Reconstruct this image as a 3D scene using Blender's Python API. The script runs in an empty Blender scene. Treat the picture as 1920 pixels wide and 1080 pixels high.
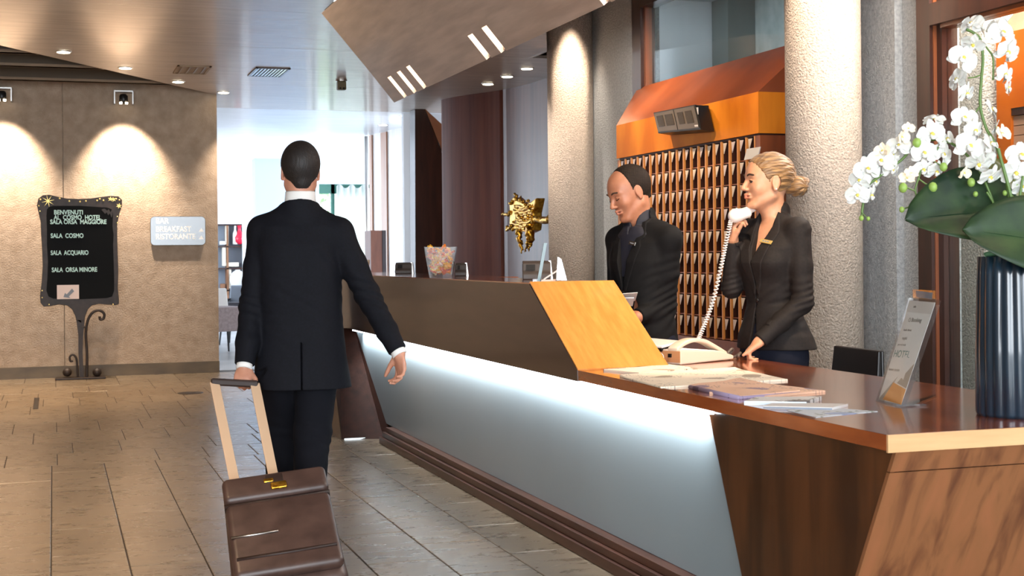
import bpy, bmesh, math, random
import numpy as np
import openvdb
from mathutils import Vector, Matrix, noise
from mathutils.bvhtree import BVHTree
random.seed(7)
S = bpy.context.scene
COL = S.collection
# ------------------------------------------------------------------ camera
H = 1.26; FP = 2600.0; YAW = math.atan(860/FP); RS = .0095; RC = math.sqrt(1-RS*RS); PY = 480.0
F2 = (math.sin(YAW), math.cos(YAW)); R2 = (math.cos(YAW), -math.sin(YAW))
FWD = Vector((F2[0], F2[1], 0)); RGT = Vector((R2[0], R2[1], 0)); UP = Vector((0, 0, 1))
cd = bpy.data.cameras.new('camera'); cam = bpy.data.objects.new('camera', cd); COL.objects.link(cam)
cam.location = (0, 0, H)
cd.sensor_width = 36; cd.lens = 36*FP/1920; cd.shift_y = -(540-PY)/1920
cam.rotation_mode = 'QUATERNION'
_m = Matrix((RGT, UP, -FWD)).transposed()
cam.rotation_quaternion = (_m @ Matrix.Rotation(-math.asin(RS), 3, 'Z')).to_quaternion()
cd.clip_start = .05; cd.clip_end = 200
cd.dof.use_dof = True; cd.dof.focus_distance = 6.5; cd.dof.aperture_fstop = 9.0
S.camera = cam
# ------------------------------------------------------------------ view, world, large lights
S.view_settings.view_transform = 'Standard'; S.view_settings.look = 'None'
S.view_settings.gamma = 1; S.view_settings.use_curve_mapping = False
S.view_settings.exposure = 1.0
W = bpy.data.worlds.new('sky'); S.world = W; W.use_nodes = True
W.node_tree.nodes['Background'].inputs[0].default_value = (.80, .90, 1.0, 1)
W.node_tree.nodes['Background'].inputs[1].default_value = 4.0
def k2rgb(k):
    return {2700:(1,.69,.42),3000:(1,.76,.52),3500:(1,.83,.66),4500:(1,.88,.76),6500:(.93,.97,1.0),8000:(.80,.90,1.0)}[k]
def look(o, d):
    o.rotation_mode = 'QUATERNION'; o.rotation_quaternion = Vector(d).to_track_quat('-Z', 'Y')
def area(name, loc, d, sx, sy, watts, k, spread=180):
    l = bpy.data.lights.new(name, 'AREA'); l.shape = 'RECTANGLE'; l.size = sx; l.size_y = sy
    l.energy = watts; l.color = k2rgb(k); l.spread = math.radians(spread)
    o = bpy.data.objects.new(name, l); COL.objects.link(o); o.location = loc; look(o, d); return o
def spot(name, loc, d, watts, k, ang=60, blend=.6, rad=.03):
    l = bpy.data.lights.new(name, 'SPOT'); l.energy = watts; l.color = k2rgb(k)
    l.spot_size = math.radians(ang); l.spot_blend = blend; l.shadow_soft_size = rad
    o = bpy.data.objects.new(name, l); COL.objects.link(o); o.location = loc; look(o, d); return o
# daylight of the hotel front behind the camera
area('daylight_front', (-1.5, -3.6, 1.9), (.25, 1, -.05), 6, 2.6, 270, 6500)
# daylight in the lounge at the far end (its windows)
area('daylight_lounge', (8.3, 24, 1.9), (-1, -.05, 0), 9, 2.6, 400, 8000)
area('daylight_lounge_left', (-.5, 25, 1.9), (1, 0, 0), 8, 2.6, 280, 8000)
# daylight of the room behind the reception window
area('daylight_back_room', (5.5, 6.6, 3.25), (.12, .1, -1), 1.0, 3.2, 170, 4500)
# daylight reaching the staff side from the right
area('daylight_staff_side', (4.2, 1.2, 2.0), (.04, 1, -.10), .9, 1.6, 20, 6500)
# warm downlights in the ceiling (those in frame and the same rows carried on over the camera)
for (x, y, w) in ((-.9, 11.0, 150), (-.5, 8.0, 150), (-.9, 5.6, 165), (-1.2, 3.2, 110), (-.8, 13.4, 210), (.4, 13.8, 170), (-2.2, 8.5, 110)):
    spot('downlight_beam', (x, y, 3.06), (0, 0, -1), w, 2700, 84, .9, .05)
for (x, y, w) in ((4.0, 9.6, 50), (3.6, 6.0, 12), (3.5, 11.9, 70)):  # added fill spots without fittings, brightening the staff aisle
    spot('staff_fill_spot', (x, y, 3.05 if y > 11.4 else 3.4), (.42, .12, -1), w, 4500, 95, .9, .05)
spot('staff_fill_spot', (3.7, 9.0, 3.38), (.50, 1.15, -.85), 110, 4500, 62, .9, .05)  # added fill aimed at the grey pier, no fitting there
for (x, y, tx, ty, tz, w, a) in ((3.2, 9.0, 4.25, 9.0, 2.0, 46, 74), (3.1, 7.5, 4.2, 8.2, 1.95, 42, 70), (3.0, 4.6, 2.75, 5.9, .9, 100, 50), (2.6, 3.9, 2.35, 5.85, .95, 75, 40),
                              (2.75, 4.4, 3.3, 6.1, 1.1, 42, 44), (2.7, 6.1, 2.9, 6.9, 1.2, 24, 60), (3.1, 2.9, 2.7, 4.4, .77, 22, 70)):
    spot('reception_downlight_beam', (x, y, 3.0), (tx-x, ty-y, tz-3.0), w, 3000, a, .7, .04)

def ray(px, py):
    dx = px-960; dy = PY-py
    ux = RC*dx+RS*dy; uy = RC*dy-RS*dx
    return Vector((F2[0]+R2[0]*ux/FP, F2[1]+R2[1]*ux/FP, uy/FP))
O = Vector((0, 0, H))
def at(px, py, X=None, Y=None, z=None, d=None, pl=None):
    """the point of the place that lies in the given plane on this line of sight"""
    r = ray(px, py)
    if z is not None: t = (z-H)/r.z
    elif X is not None: t = X/r.x
    elif Y is not None: t = Y/r.y
    elif d is not None: t = d
    else: t = (pl[0]-O).dot(pl[1])/r.dot(pl[1])
    return O+r*t
# ------------------------------------------------------------------ materials
def newmat(name):
    m = bpy.data.materials.new(name); m.use_nodes = True
    nt = m.node_tree; b = nt.nodes['Principled BSDF']; return m, nt, b
def c4(c): return (c[0], c[1], c[2], 1)
def hexc(r, g, b):
    f = lambda v: (v/255/12.92) if v/255 <= .04045 else ((v/255+.055)/1.055)**2.4
    return (f(r), f(g), f(b))
def plain(name, c, rough=.5, metal=0, spec=.5, coat=0, trans=0, ior=1.45, em=None, es=0, alpha=1, sheen=0, sss=0):
    m, nt, b = newmat(name); I = b.inputs
    I['Base Color'].default_value = c4(c); I['Roughness'].default_value = rough; I['Metallic'].default_value = metal
    I['Specular IOR Level'].default_value = spec; I['Coat Weight'].default_value = coat; I['Coat Roughness'].default_value = .08
    I['Transmission Weight'].default_value = trans; I['IOR'].default_value = ior
    if em: I['Emission Color'].default_value = c4(em); I['Emission Strength'].default_value = es
    I['Alpha'].default_value = alpha; I['Sheen Weight'].default_value = sheen
    if sss: I['Subsurface Weight'].default_value = sss; I['Subsurface Radius'].default_value = (.012, .004, .002); I['Subsurface Scale'].default_value = 1
    return m
def tex(name, c1, c2, scale=(1, 1, 1), nscale=5, detail=4, rough=.5, metal=0, bump=0, bdist=.01, bscale=None, coat=0, lo=.3, hi=.7, spec=.5, c3=None, sheen=0, rr=None, sss=0, dist=0):
    """noise-mixed colour in object space, with optional fine relief"""
    m, nt, b = newmat(name); N = nt.nodes; L = nt.links
    tc = N.new('ShaderNodeTexCoord'); mp = N.new('ShaderNodeMapping'); mp.inputs['Scale'].default_value = scale
    L.new(tc.outputs['Object'], mp.inputs[0])
    nz = N.new('ShaderNodeTexNoise'); nz.inputs['Scale'].default_value = nscale; nz.inputs['Detail'].default_value = detail
    nz.inputs['Distortion'].default_value = dist
    L.new(mp.outputs[0], nz.inputs['Vector'])
    cr = N.new('ShaderNodeValToRGB'); e = cr.color_ramp.elements
    e[0].position = lo; e[0].color = c4(c1); e[1].position = hi; e[1].color = c4(c2)
    if c3: x = e.new((lo+hi)/2); x.color = c4(c3)
    L.new(nz.outputs['Fac'], cr.inputs[0]); L.new(cr.outputs[0], b.inputs['Base Color'])
    b.inputs['Roughness'].default_value = rough; b.inputs['Metallic'].default_value = metal
    b.inputs['Coat Weight'].default_value = coat; b.inputs['Coat Roughness'].default_value = .1
    b.inputs['Specular IOR Level'].default_value = spec; b.inputs['Sheen Weight'].default_value = sheen
    if sss: b.inputs['Subsurface Weight'].default_value = sss; b.inputs['Subsurface Radius'].default_value = (.012, .004, .002); b.inputs['Subsurface Scale'].default_value = 1
    if rr:
        mr = N.new('ShaderNodeMapRange'); mr.inputs['To Min'].default_value = rr[0]; mr.inputs['To Max'].default_value = rr[1]
        L.new(nz.outputs['Fac'], mr.inputs['Value']); L.new(mr.outputs[0], b.inputs['Roughness'])
    if bump:
        bp = N.new('ShaderNodeBump'); bp.inputs['Strength'].default_value = bump; bp.inputs['Distance'].default_value = bdist
        if bscale:
            n2 = N.new('ShaderNodeTexNoise'); n2.inputs['Scale'].default_value = bscale; n2.inputs['Detail'].default_value = 3
            L.new(mp.outputs[0], n2.inputs['Vector']); L.new(n2.outputs['Fac'], bp.inputs['Height'])
        else: L.new(nz.outputs['Fac'], bp.inputs['Height'])
        L.new(bp.outputs[0], b.inputs['Normal'])
    return m
M = {}
M['stucco'] = tex('beige_stucco', hexc(160,140,120), hexc(182,162,142), (1,1,1), 9, 6, .9, bump=.5, bdist=.012, bscale=70)
M['base_stone'] = tex('skirting_stone', hexc(74,62,46), hexc(112,94,68), (1,1,2), 3, 6, .5)
M['concrete'] = tex('hammered_plaster', hexc(150,144,138), hexc(186,180,174), (1,1,1), 60, 5, .9, bump=1.0, bdist=.014, bscale=85)
M['column'] = tex('column_plaster', hexc(168,154,140), hexc(198,182,166), (1,1,1), 60, 5, .85, bump=1.0, bdist=.014, bscale=85)
M['pier'] = tex('pier_plaster', hexc(146,150,152), hexc(178,182,184), (1,1,1), 50, 5, .85, bump=.7, bdist=.010, bscale=90)
M['ceil'] = tex('ceiling_veneer', hexc(166,152,142), hexc(194,181,171), (1,9,1), 2.2, 8, .34, bump=.10, bdist=.01, coat=.25, rr=(.26,.46), lo=.35, hi=.65)
M['ceil_dark'] = plain('recess_dark', hexc(92,80,66), .7)
M['beam'] = tex('recess_beam', hexc(130,108,84), hexc(150,126,98), (1,8,1), 3, 5, .6)
M['bulk'] = tex('bulkhead_veneer', hexc(174,156,142), hexc(202,184,170), (10,1.0,10), 1.6, 7, .36, bump=.06, coat=.2, rr=(.3,.5), lo=.36, hi=.64)
M['wood_dark'] = tex('dark_walnut', hexc(44,24,17), hexc(70,38,26), (8,8,1), 2.2, 7, .28, coat=.5, spec=.5)
M['wood_fascia'] = tex('brown_veneer', hexc(50,34,27), hexc(68,47,38), (6,1.2,8), 2.0, 7, .3, coat=.35)
M['wood_front'] = tex('walnut_panel', hexc(56,30,13), hexc(94,54,26), (9,5,.7), 2.0, 8, .32, coat=.3, lo=.34, hi=.68, dist=.4)
M['wood_end'] = tex('walnut_end_panel', hexc(94,56,36), hexc(142,90,58), (9,4,.9), 1.8, 8, .34, coat=.3, lo=.33, hi=.68, c3=hexc(132,86,54), dist=.5)
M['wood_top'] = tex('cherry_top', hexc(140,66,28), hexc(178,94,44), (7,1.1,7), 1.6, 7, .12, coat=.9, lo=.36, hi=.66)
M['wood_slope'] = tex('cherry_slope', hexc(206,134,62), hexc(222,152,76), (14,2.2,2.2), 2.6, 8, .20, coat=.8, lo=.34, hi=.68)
M['wood_edge'] = tex('light_edge', hexc(190,146,100), hexc(208,166,120), (1,10,10), 3, 5, .4)
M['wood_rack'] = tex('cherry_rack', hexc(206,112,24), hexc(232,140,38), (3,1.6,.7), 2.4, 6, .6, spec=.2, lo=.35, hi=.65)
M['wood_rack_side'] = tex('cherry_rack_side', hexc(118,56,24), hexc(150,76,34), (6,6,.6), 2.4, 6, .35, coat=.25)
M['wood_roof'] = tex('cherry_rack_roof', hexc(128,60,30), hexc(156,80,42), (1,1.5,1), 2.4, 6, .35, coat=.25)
M['wood_hole'] = plain('pigeonhole_shade', hexc(62,26,12), .6)  # rack wood darkened: shade inside the holes put into its colour
M['wood_div'] = tex('divider_wood', hexc(210,134,64), hexc(228,154,82), (2,2,.6), 4, 5, .4)
M['frame'] = tex('dark_frame_wood', hexc(42,20,13), hexc(60,30,19), (6,6,.7), 3, 6, .35, coat=.2)
M['frame_l'] = tex('frame_wood_inner', hexc(112,60,32), hexc(132,74,42), (6,6,.7), 3, 6, .35, coat=.2)
M['wall_wood'] = tex('curved_wall_veneer', hexc(84,46,38), hexc(112,68,56), (9,9,.5), 1.4, 6, .46, coat=.22, lo=.3, hi=.7, spec=.35)
M['wall_wood'].node_tree.nodes['Principled BSDF'].inputs['Coat Roughness'].default_value = .32
M['wall_wood_l'] = tex('curved_wall_veneer_matt', hexc(84,44,36), hexc(114,66,54), (9,9,.5), 1.4, 6, .6, spec=.22, lo=.3, hi=.7)
M['white'] = plain('white_paint', hexc(226,228,232), .6)
M['white_gloss'] = tex('lounge_ceiling_gloss', hexc(205,208,214), hexc(225,228,234), (1,6,1), 2, 5, .3)
M['bluegrey'] = plain('bluegrey_paint', hexc(160,178,200), .6)
M['grout'] = plain('floor_grout', hexc(60,52,44), .7)
def slate(i):
    a = random.uniform(-9, 9)
    m, nt, b = newmat('slate_tile_%d' % i); N = nt.nodes; L = nt.links
    tc = N.new('ShaderNodeTexCoord'); oi = N.new('ShaderNodeObjectInfo')
    mp = N.new('ShaderNodeMapping'); mp.inputs['Scale'].default_value = (1.0, 2.6, 1)
    ad = N.new('ShaderNodeVectorMath'); ad.operation = 'ADD'
    sc = N.new('ShaderNodeVectorMath'); sc.operation = 'SCALE'; sc.inputs['Scale'].default_value = 30
    cb = N.new('ShaderNodeCombineXYZ'); L.new(oi.outputs['Random'], cb.inputs[0]); L.new(oi.outputs['Random'], cb.inputs[1])
    L.new(cb.outputs[0], sc.inputs[0]); L.new(tc.outputs['Object'], ad.inputs[0]); L.new(sc.outputs[0], ad.inputs[1]); L.new(ad.outputs[0], mp.inputs[0])
    nz = N.new('ShaderNodeTexNoise'); nz.inputs['Scale'].default_value = 6; nz.inputs['Detail'].default_value = 9; nz.inputs['Roughness'].default_value = .65
    L.new(mp.outputs[0], nz.inputs['Vector'])
    cr = N.new('ShaderNodeValToRGB'); e = cr.color_ramp.elements
    c0 = (106+a, 93+a, 78+a); c1 = (142+a, 127+a, 106+a)
    e[0].position = .3; e[0].color = c4(hexc(*c0)); e[1].position = .68; e[1].color = c4(hexc(*c1))
    L.new(nz.outputs['Fac'], cr.inputs[0])
    # pale mineral veins
    mp2 = N.new('ShaderNodeMapping'); mp2.inputs['Scale'].default_value = (1.2, 5.5, 1); L.new(ad.outputs[0], mp2.inputs[0])
    n2 = N.new('ShaderNodeTexNoise'); n2.inputs['Scale'].default_value = 1.7; n2.inputs['Detail'].default_value = 2; L.new(mp2.outputs[0], n2.inputs['Vector'])
    ab = N.new('ShaderNodeMath'); ab.operation = 'SUBTRACT'; ab.inputs[1].default_value = .5; L.new(n2.outputs['Fac'], ab.inputs[0])
    a2 = N.new('ShaderNodeMath'); a2.operation = 'ABSOLUTE'; L.new(ab.outputs[0], a2.inputs[0])
    mr = N.new('ShaderNodeMapRange'); mr.inputs['From Min'].default_value = .0; mr.inputs['From Max'].default_value = .006; mr.inputs['To Min'].default_value = .45; mr.inputs['To Max'].default_value = 0
    L.new(a2.outputs[0], mr.inputs['Value'])
    n3 = N.new('ShaderNodeTexNoise'); n3.inputs['Scale'].default_value = 2.3; L.new(ad.outputs[0], n3.inputs['Vector'])
    m3 = N.new('ShaderNodeMapRange'); m3.inputs['From Min'].default_value = .52; m3.inputs['From Max'].default_value = .6; L.new(n3.outputs['Fac'], m3.inputs['Value'])
    mm = N.new('ShaderNodeMath'); mm.operation = 'MULTIPLY'; L.new(mr.outputs[0], mm.inputs[0]); L.new(m3.outputs[0], mm.inputs[1])
    mx = N.new('ShaderNodeMix'); mx.data_type = 'RGBA'; L.new(mm.outputs[0], mx.inputs['Factor']); L.new(cr.outputs[0], mx.inputs['A']); mx.inputs['B'].default_value = c4(hexc(214,204,190))
    L.new(mx.outputs['Result'], b.inputs['Base Color'])
    r = N.new('ShaderNodeMapRange'); r.inputs['To Min'].default_value = .18; r.inputs['To Max'].default_value = .40; L.new(nz.outputs['Fac'], r.inputs['Value']); L.new(r.outputs[0], b.inputs['Roughness'])
    bp = N.new('ShaderNodeBump'); bp.inputs['Strength'].default_value = .12; bp.inputs['Distance'].default_value = .01; L.new(nz.outputs['Fac'], bp.inputs['Height']); L.new(bp.outputs[0], b.inputs['Normal'])
    return m
SL = [slate(i) for i in range(3)]
M['panel_glass'] = tex('frosted_panel', hexc(128,142,148), hexc(146,160,166), (1,.5,.5), 1.2, 3, .32, coat=.3)
M['led'] = plain('led_strip', (1,1,1), .5, em=(.86,.93,1.0), es=5)
M['lamp'] = plain('lamp_glow', (1,1,1), .5, em=(1,.86,.62), es=9)
M['slot'] = plain('slot_glow', (1,1,1), .5, em=(1,.87,.72), es=4.2)
M['slot_dim'] = plain('slot_side', hexc(240,220,200), .6)
M['black'] = plain('black_plastic', hexc(22,21,22), .4)
M['iron'] = tex('wrought_iron', hexc(40,32,28), hexc(58,46,40), (1,1,1), 14, 4, .5, metal=.3, bump=.2)
M['board'] = plain('board_face', hexc(7,7,7), .6, spec=.15)
M['letter'] = plain('board_letter', hexc(205,240,232), .5)
M['gold'] = tex('gold_leaf', hexc(150,96,22), hexc(238,190,76), (1,1,1), 30, 5, .28, metal=1, bump=.8, bdist=.01)
M['goldp'] = plain('gold_paint', hexc(214,184,110), .4, metal=.6)
M['chrome'] = plain('brushed_steel', hexc(120,120,120), .25, metal=1)
M['steel'] = plain('satin_steel', hexc(176,172,168), .3, metal=1)
def clear(name, tint, pw=4, base=.04):
    m, nt, b = newmat(name); N = nt.nodes; L = nt.links; tr = N.new('ShaderNodeBsdfTransparent'); gl = N.new('ShaderNodeBsdfGlossy'); mx = N.new('ShaderNodeMixShader'); fr = N.new('ShaderNodeLayerWeight'); pm = N.new('ShaderNodeMath'); ad = N.new('ShaderNodeMath')
    tr.inputs[0].default_value = c4(tint); gl.inputs['Roughness'].default_value = .04; fr.inputs['Blend'].default_value = .5; pm.operation = 'POWER'; pm.inputs[1].default_value = pw; L.new(fr.outputs['Facing'], pm.inputs[0]); ad.operation = 'ADD'; ad.inputs[1].default_value = base; ad.use_clamp = True
    L.new(pm.outputs[0], ad.inputs[0]); L.new(ad.outputs[0], mx.inputs[0]); L.new(tr.outputs[0], mx.inputs[1]); L.new(gl.outputs[0], mx.inputs[2]); L.new(mx.outputs[0], N['Material Output'].inputs[0]); N.remove(b); return m
M['glass'] = clear('clear_glass', (.97,.98,.97), 2.2, .10)
M['acrylic'] = clear('clear_acrylic', (.96,.97,.98), 4, .06)
M['pane'] = clear('window_pane', (.93,.97,.96), 5, .03)
M['print_w'] = plain('white_letters', hexc(245,248,248), .5)
M['stonewhite'] = plain('plate_white', hexc(228,206,196), .45)
M['paper'] = plain('white_paper', hexc(214,210,206), .6)
M['suit'] = tex('black_suit_wool', hexc(7,7,9), hexc(12,12,15), (1,1,1), 90, 3, .8, spec=.2, bump=.12, bdist=.003)
M['suit_navy'] = tex('navy_suit_wool', hexc(8,9,15), hexc(14,15,23), (1,1,1), 90, 3, .8, spec=.2, bump=.12, bdist=.003)
M['suit_brown'] = tex('charcoal_suit_wool', hexc(22,18,17), hexc(32,26,25), (1,1,1), 90, 3, .75, spec=.3, bump=.12, bdist=.003)
M['lapel'] = plain('lapel_cloth', hexc(24,22,22), .6, sheen=.2)
M['trousers'] = plain('navy_trousers', hexc(20,23,36), .8, spec=.2)
M['shirt_navy'] = plain('navy_shirt', hexc(20,22,36), .7)
M['shirt_white'] = plain('white_shirt', hexc(226,224,220), .7)
M['skin_m'] = tex('skin_tan', hexc(160,106,80), hexc(178,122,94), (1,1,1), 25, 4, .45, sss=.12)
M['skin_w'] = tex('skin_fair', hexc(192,138,106), hexc(208,154,122), (1,1,1), 25, 4, .42, sss=.12)
M['skin_d'] = tex('skin_mid', hexc(182,126,102), hexc(198,142,116), (1,1,1), 25, 4, .45, sss=.12)
M['lips'] = plain('lips', hexc(196,122,98), .45)
M['lips_m'] = plain('lips_pale', hexc(172,112,92), .5)
M['hair_blonde'] = tex('blonde_hair', hexc(78,54,30), hexc(166,126,76), (1.2,1.2,9), 16, 5, .42, bump=.8, bdist=.006, sheen=.2, c3=hexc(118,86,50))
M['hair_dark'] = tex('dark_brown_hair', hexc(20,14,10), hexc(40,28,20), (1,1,6), 40, 4, .7, spec=.2, bump=.5, bdist=.004)
M['hair_black'] = tex('black_hair', hexc(18,14,13), hexc(34,27,24), (3,3,1), 40, 4, .6, bump=.5, bdist=.004)
M['hair_brow'] = plain('brow_hair', hexc(58,40,28), .8)
M['eye_w'] = plain('eyeball', hexc(225,215,208), .2)
M['iris'] = plain('iris', hexc(40,28,20), .2)
M['shoe'] = plain('black_leather', hexc(16,14,14), .3)
M['leather'] = tex('brown_leather', hexc(60,43,38), hexc(80,60,53), (1,1,1), 12, 5, .42, bump=.25, bdist=.006)
M['leather_d'] = plain('dark_trim_leather', hexc(44,30,26), .5)
M['handle_metal'] = plain('beige_metal', hexc(206,176,146), .35, metal=.2)
M['phone'] = plain('cream_plastic', hexc(214,196,176), .35)
M['phone_w'] = plain('white_plastic', hexc(236,228,222), .3)
M['orchid'] = tex('orchid_petal', hexc(204,204,198), hexc(222,222,216), (1,1,1), 20, 3, .5, sss=.15)
M['orchid_p'] = tex('orchid_petal_cream', hexc(240,220,190), hexc(246,234,214), (1,1,1), 20, 3, .5, sss=.15)
M['orchid_c'] = plain('orchid_heart', hexc(206,190,84), .5)
M['stem'] = plain('green_stem', hexc(84,112,52), .45)
M['bud'] = plain('green_bud', hexc(134,164,78), .45)
M['leaf'] = tex('broad_leaf', hexc(18,38,24), hexc(42,66,34), (3,3,3), 4, 5, .5, bump=.15, spec=.3)
M['vase'] = tex('teal_lacquer', hexc(14,30,42), hexc(26,50,66), (1,1,.3), 8, 4, .3, coat=.5)
M['chair_black'] = plain('black_chair_leather', hexc(26,22,22), .35)
M['candy'] = [plain('candy_%d' % i, hexc(*c), .25) for i, c in enumerate(((240,160,30),(250,186,60),(236,120,40),(245,214,170),(214,90,40),(250,200,90)))]
M['green'] = plain('green_frame', hexc(44,96,84), .5)
M['curtain'] = plain('sheer_curtain', hexc(240,242,240), .8, trans=0)
M['taupe'] = tex('taupe_fabric', hexc(126,112,112), hexc(146,132,132), (1,1,1), 30, 4, .9)
M['shelf_wood'] = plain('shelf_wood', hexc(134,92,64), .5)
M['cream'] = plain('cream_paint', hexc(232,222,204), .5)
M['red'] = plain('red_glass', hexc(200,30,60), .2)
M['greybox'] = plain('grey_back', hexc(132,140,152), .7)
M['brownbox'] = tex('brown_cabinet', hexc(98,52,34), hexc(120,68,46), (3,3,.6), 5, 4, .4)
M['foliage'] = tex('garden_foliage', hexc(70,120,50), hexc(170,200,140), (1,1,1), 6, 5, .6)
def paper_print(name, bg, ink, sx=60, sy=18, thr=.55, tint=None):
    """newsprint: ruled columns of tiny print with picture patches"""
    m, nt, b = newmat(name); N = nt.nodes; L = nt.links
    tc = N.new('ShaderNodeTexCoord'); mp = N.new('ShaderNodeMapping'); mp.inputs['Scale'].default_value = (sx, sy, 1); L.new(tc.outputs['Object'], mp.inputs[0])
    n = N.new('ShaderNodeTexNoise'); n.inputs['Scale'].default_value = 3; n.inputs['Detail'].default_value = 2; L.new(mp.outputs[0], n.inputs['Vector'])
    n2 = N.new('ShaderNodeTexNoise'); n2.inputs['Scale'].default_value = 9; n2.inputs['Detail'].default_value = 0; L.new(tc.outputs['Object'], n2.inputs['Vector'])
    cr = N.new('ShaderNodeValToRGB'); e = cr.color_ramp.elements; e[0].position = thr; e[0].color = c4(bg); e[1].position = thr+.1; e[1].color = c4(ink); L.new(n.outputs['Fac'], cr.inputs[0])
    c2 = N.new('ShaderNodeValToRGB'); e = c2.color_ramp.elements; e[0].position = .50; e[0].color = (0,0,0,1); e[1].position = .56; e[1].color = (1,1,1,1); L.new(n2.outputs['Fac'], c2.inputs[0])
    mx = N.new('ShaderNodeMix'); mx.data_type = 'RGBA'; L.new(c2.outputs[0], mx.inputs['Factor']); mx.inputs['A'].default_value = c4(bg); L.new(cr.outputs[0], mx.inputs['B']); 
    c3 = N.new('ShaderNodeValToRGB'); e = c3.color_ramp.elements; e[0].position = .66; e[0].color = (0,0,0,1); e[1].position = .68; e[1].color = (.8,.8,.8,1)
    n3 = N.new('ShaderNodeTexNoise'); n3.inputs['Scale'].default_value = 7; n3.inputs['Detail'].default_value = 0; L.new(tc.outputs['Object'], n3.inputs['Vector']); L.new(n3.outputs['Fac'], c3.inputs[0])
    m2 = N.new('ShaderNodeMix'); m2.data_type = 'RGBA'; L.new(c3.outputs[0], m2.inputs['Factor']); L.new(mx.outputs['Result'], m2.inputs['A']); m2.inputs['B'].default_value = c4(tint or ink)
    L.new(m2.outputs['Result'], b.inputs['Base Color']); b.inputs['Roughness'].default_value = .6
    return m
M['news'] = paper_print('newsprint', hexc(242,230,208), hexc(130,118,108), tint=hexc(150,132,112))
M['news_pink'] = paper_print('pink_newsprint', hexc(226,186,158), hexc(110,84,90), tint=hexc(120,100,130))
M['news_violet'] = paper_print('violet_newsprint', hexc(160,146,176), hexc(70,60,90), tint=hexc(90,80,120))
M['brochure_cover'] = paper_print('brochure_cover', hexc(222,222,220), hexc(90,84,76), 20, 20, .5, hexc(60,50,50))
M['leaflet_print'] = paper_print('leaflet_print', hexc(190,198,206), hexc(110,124,110), 14, 14, .5, hexc(130,150,190))
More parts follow.
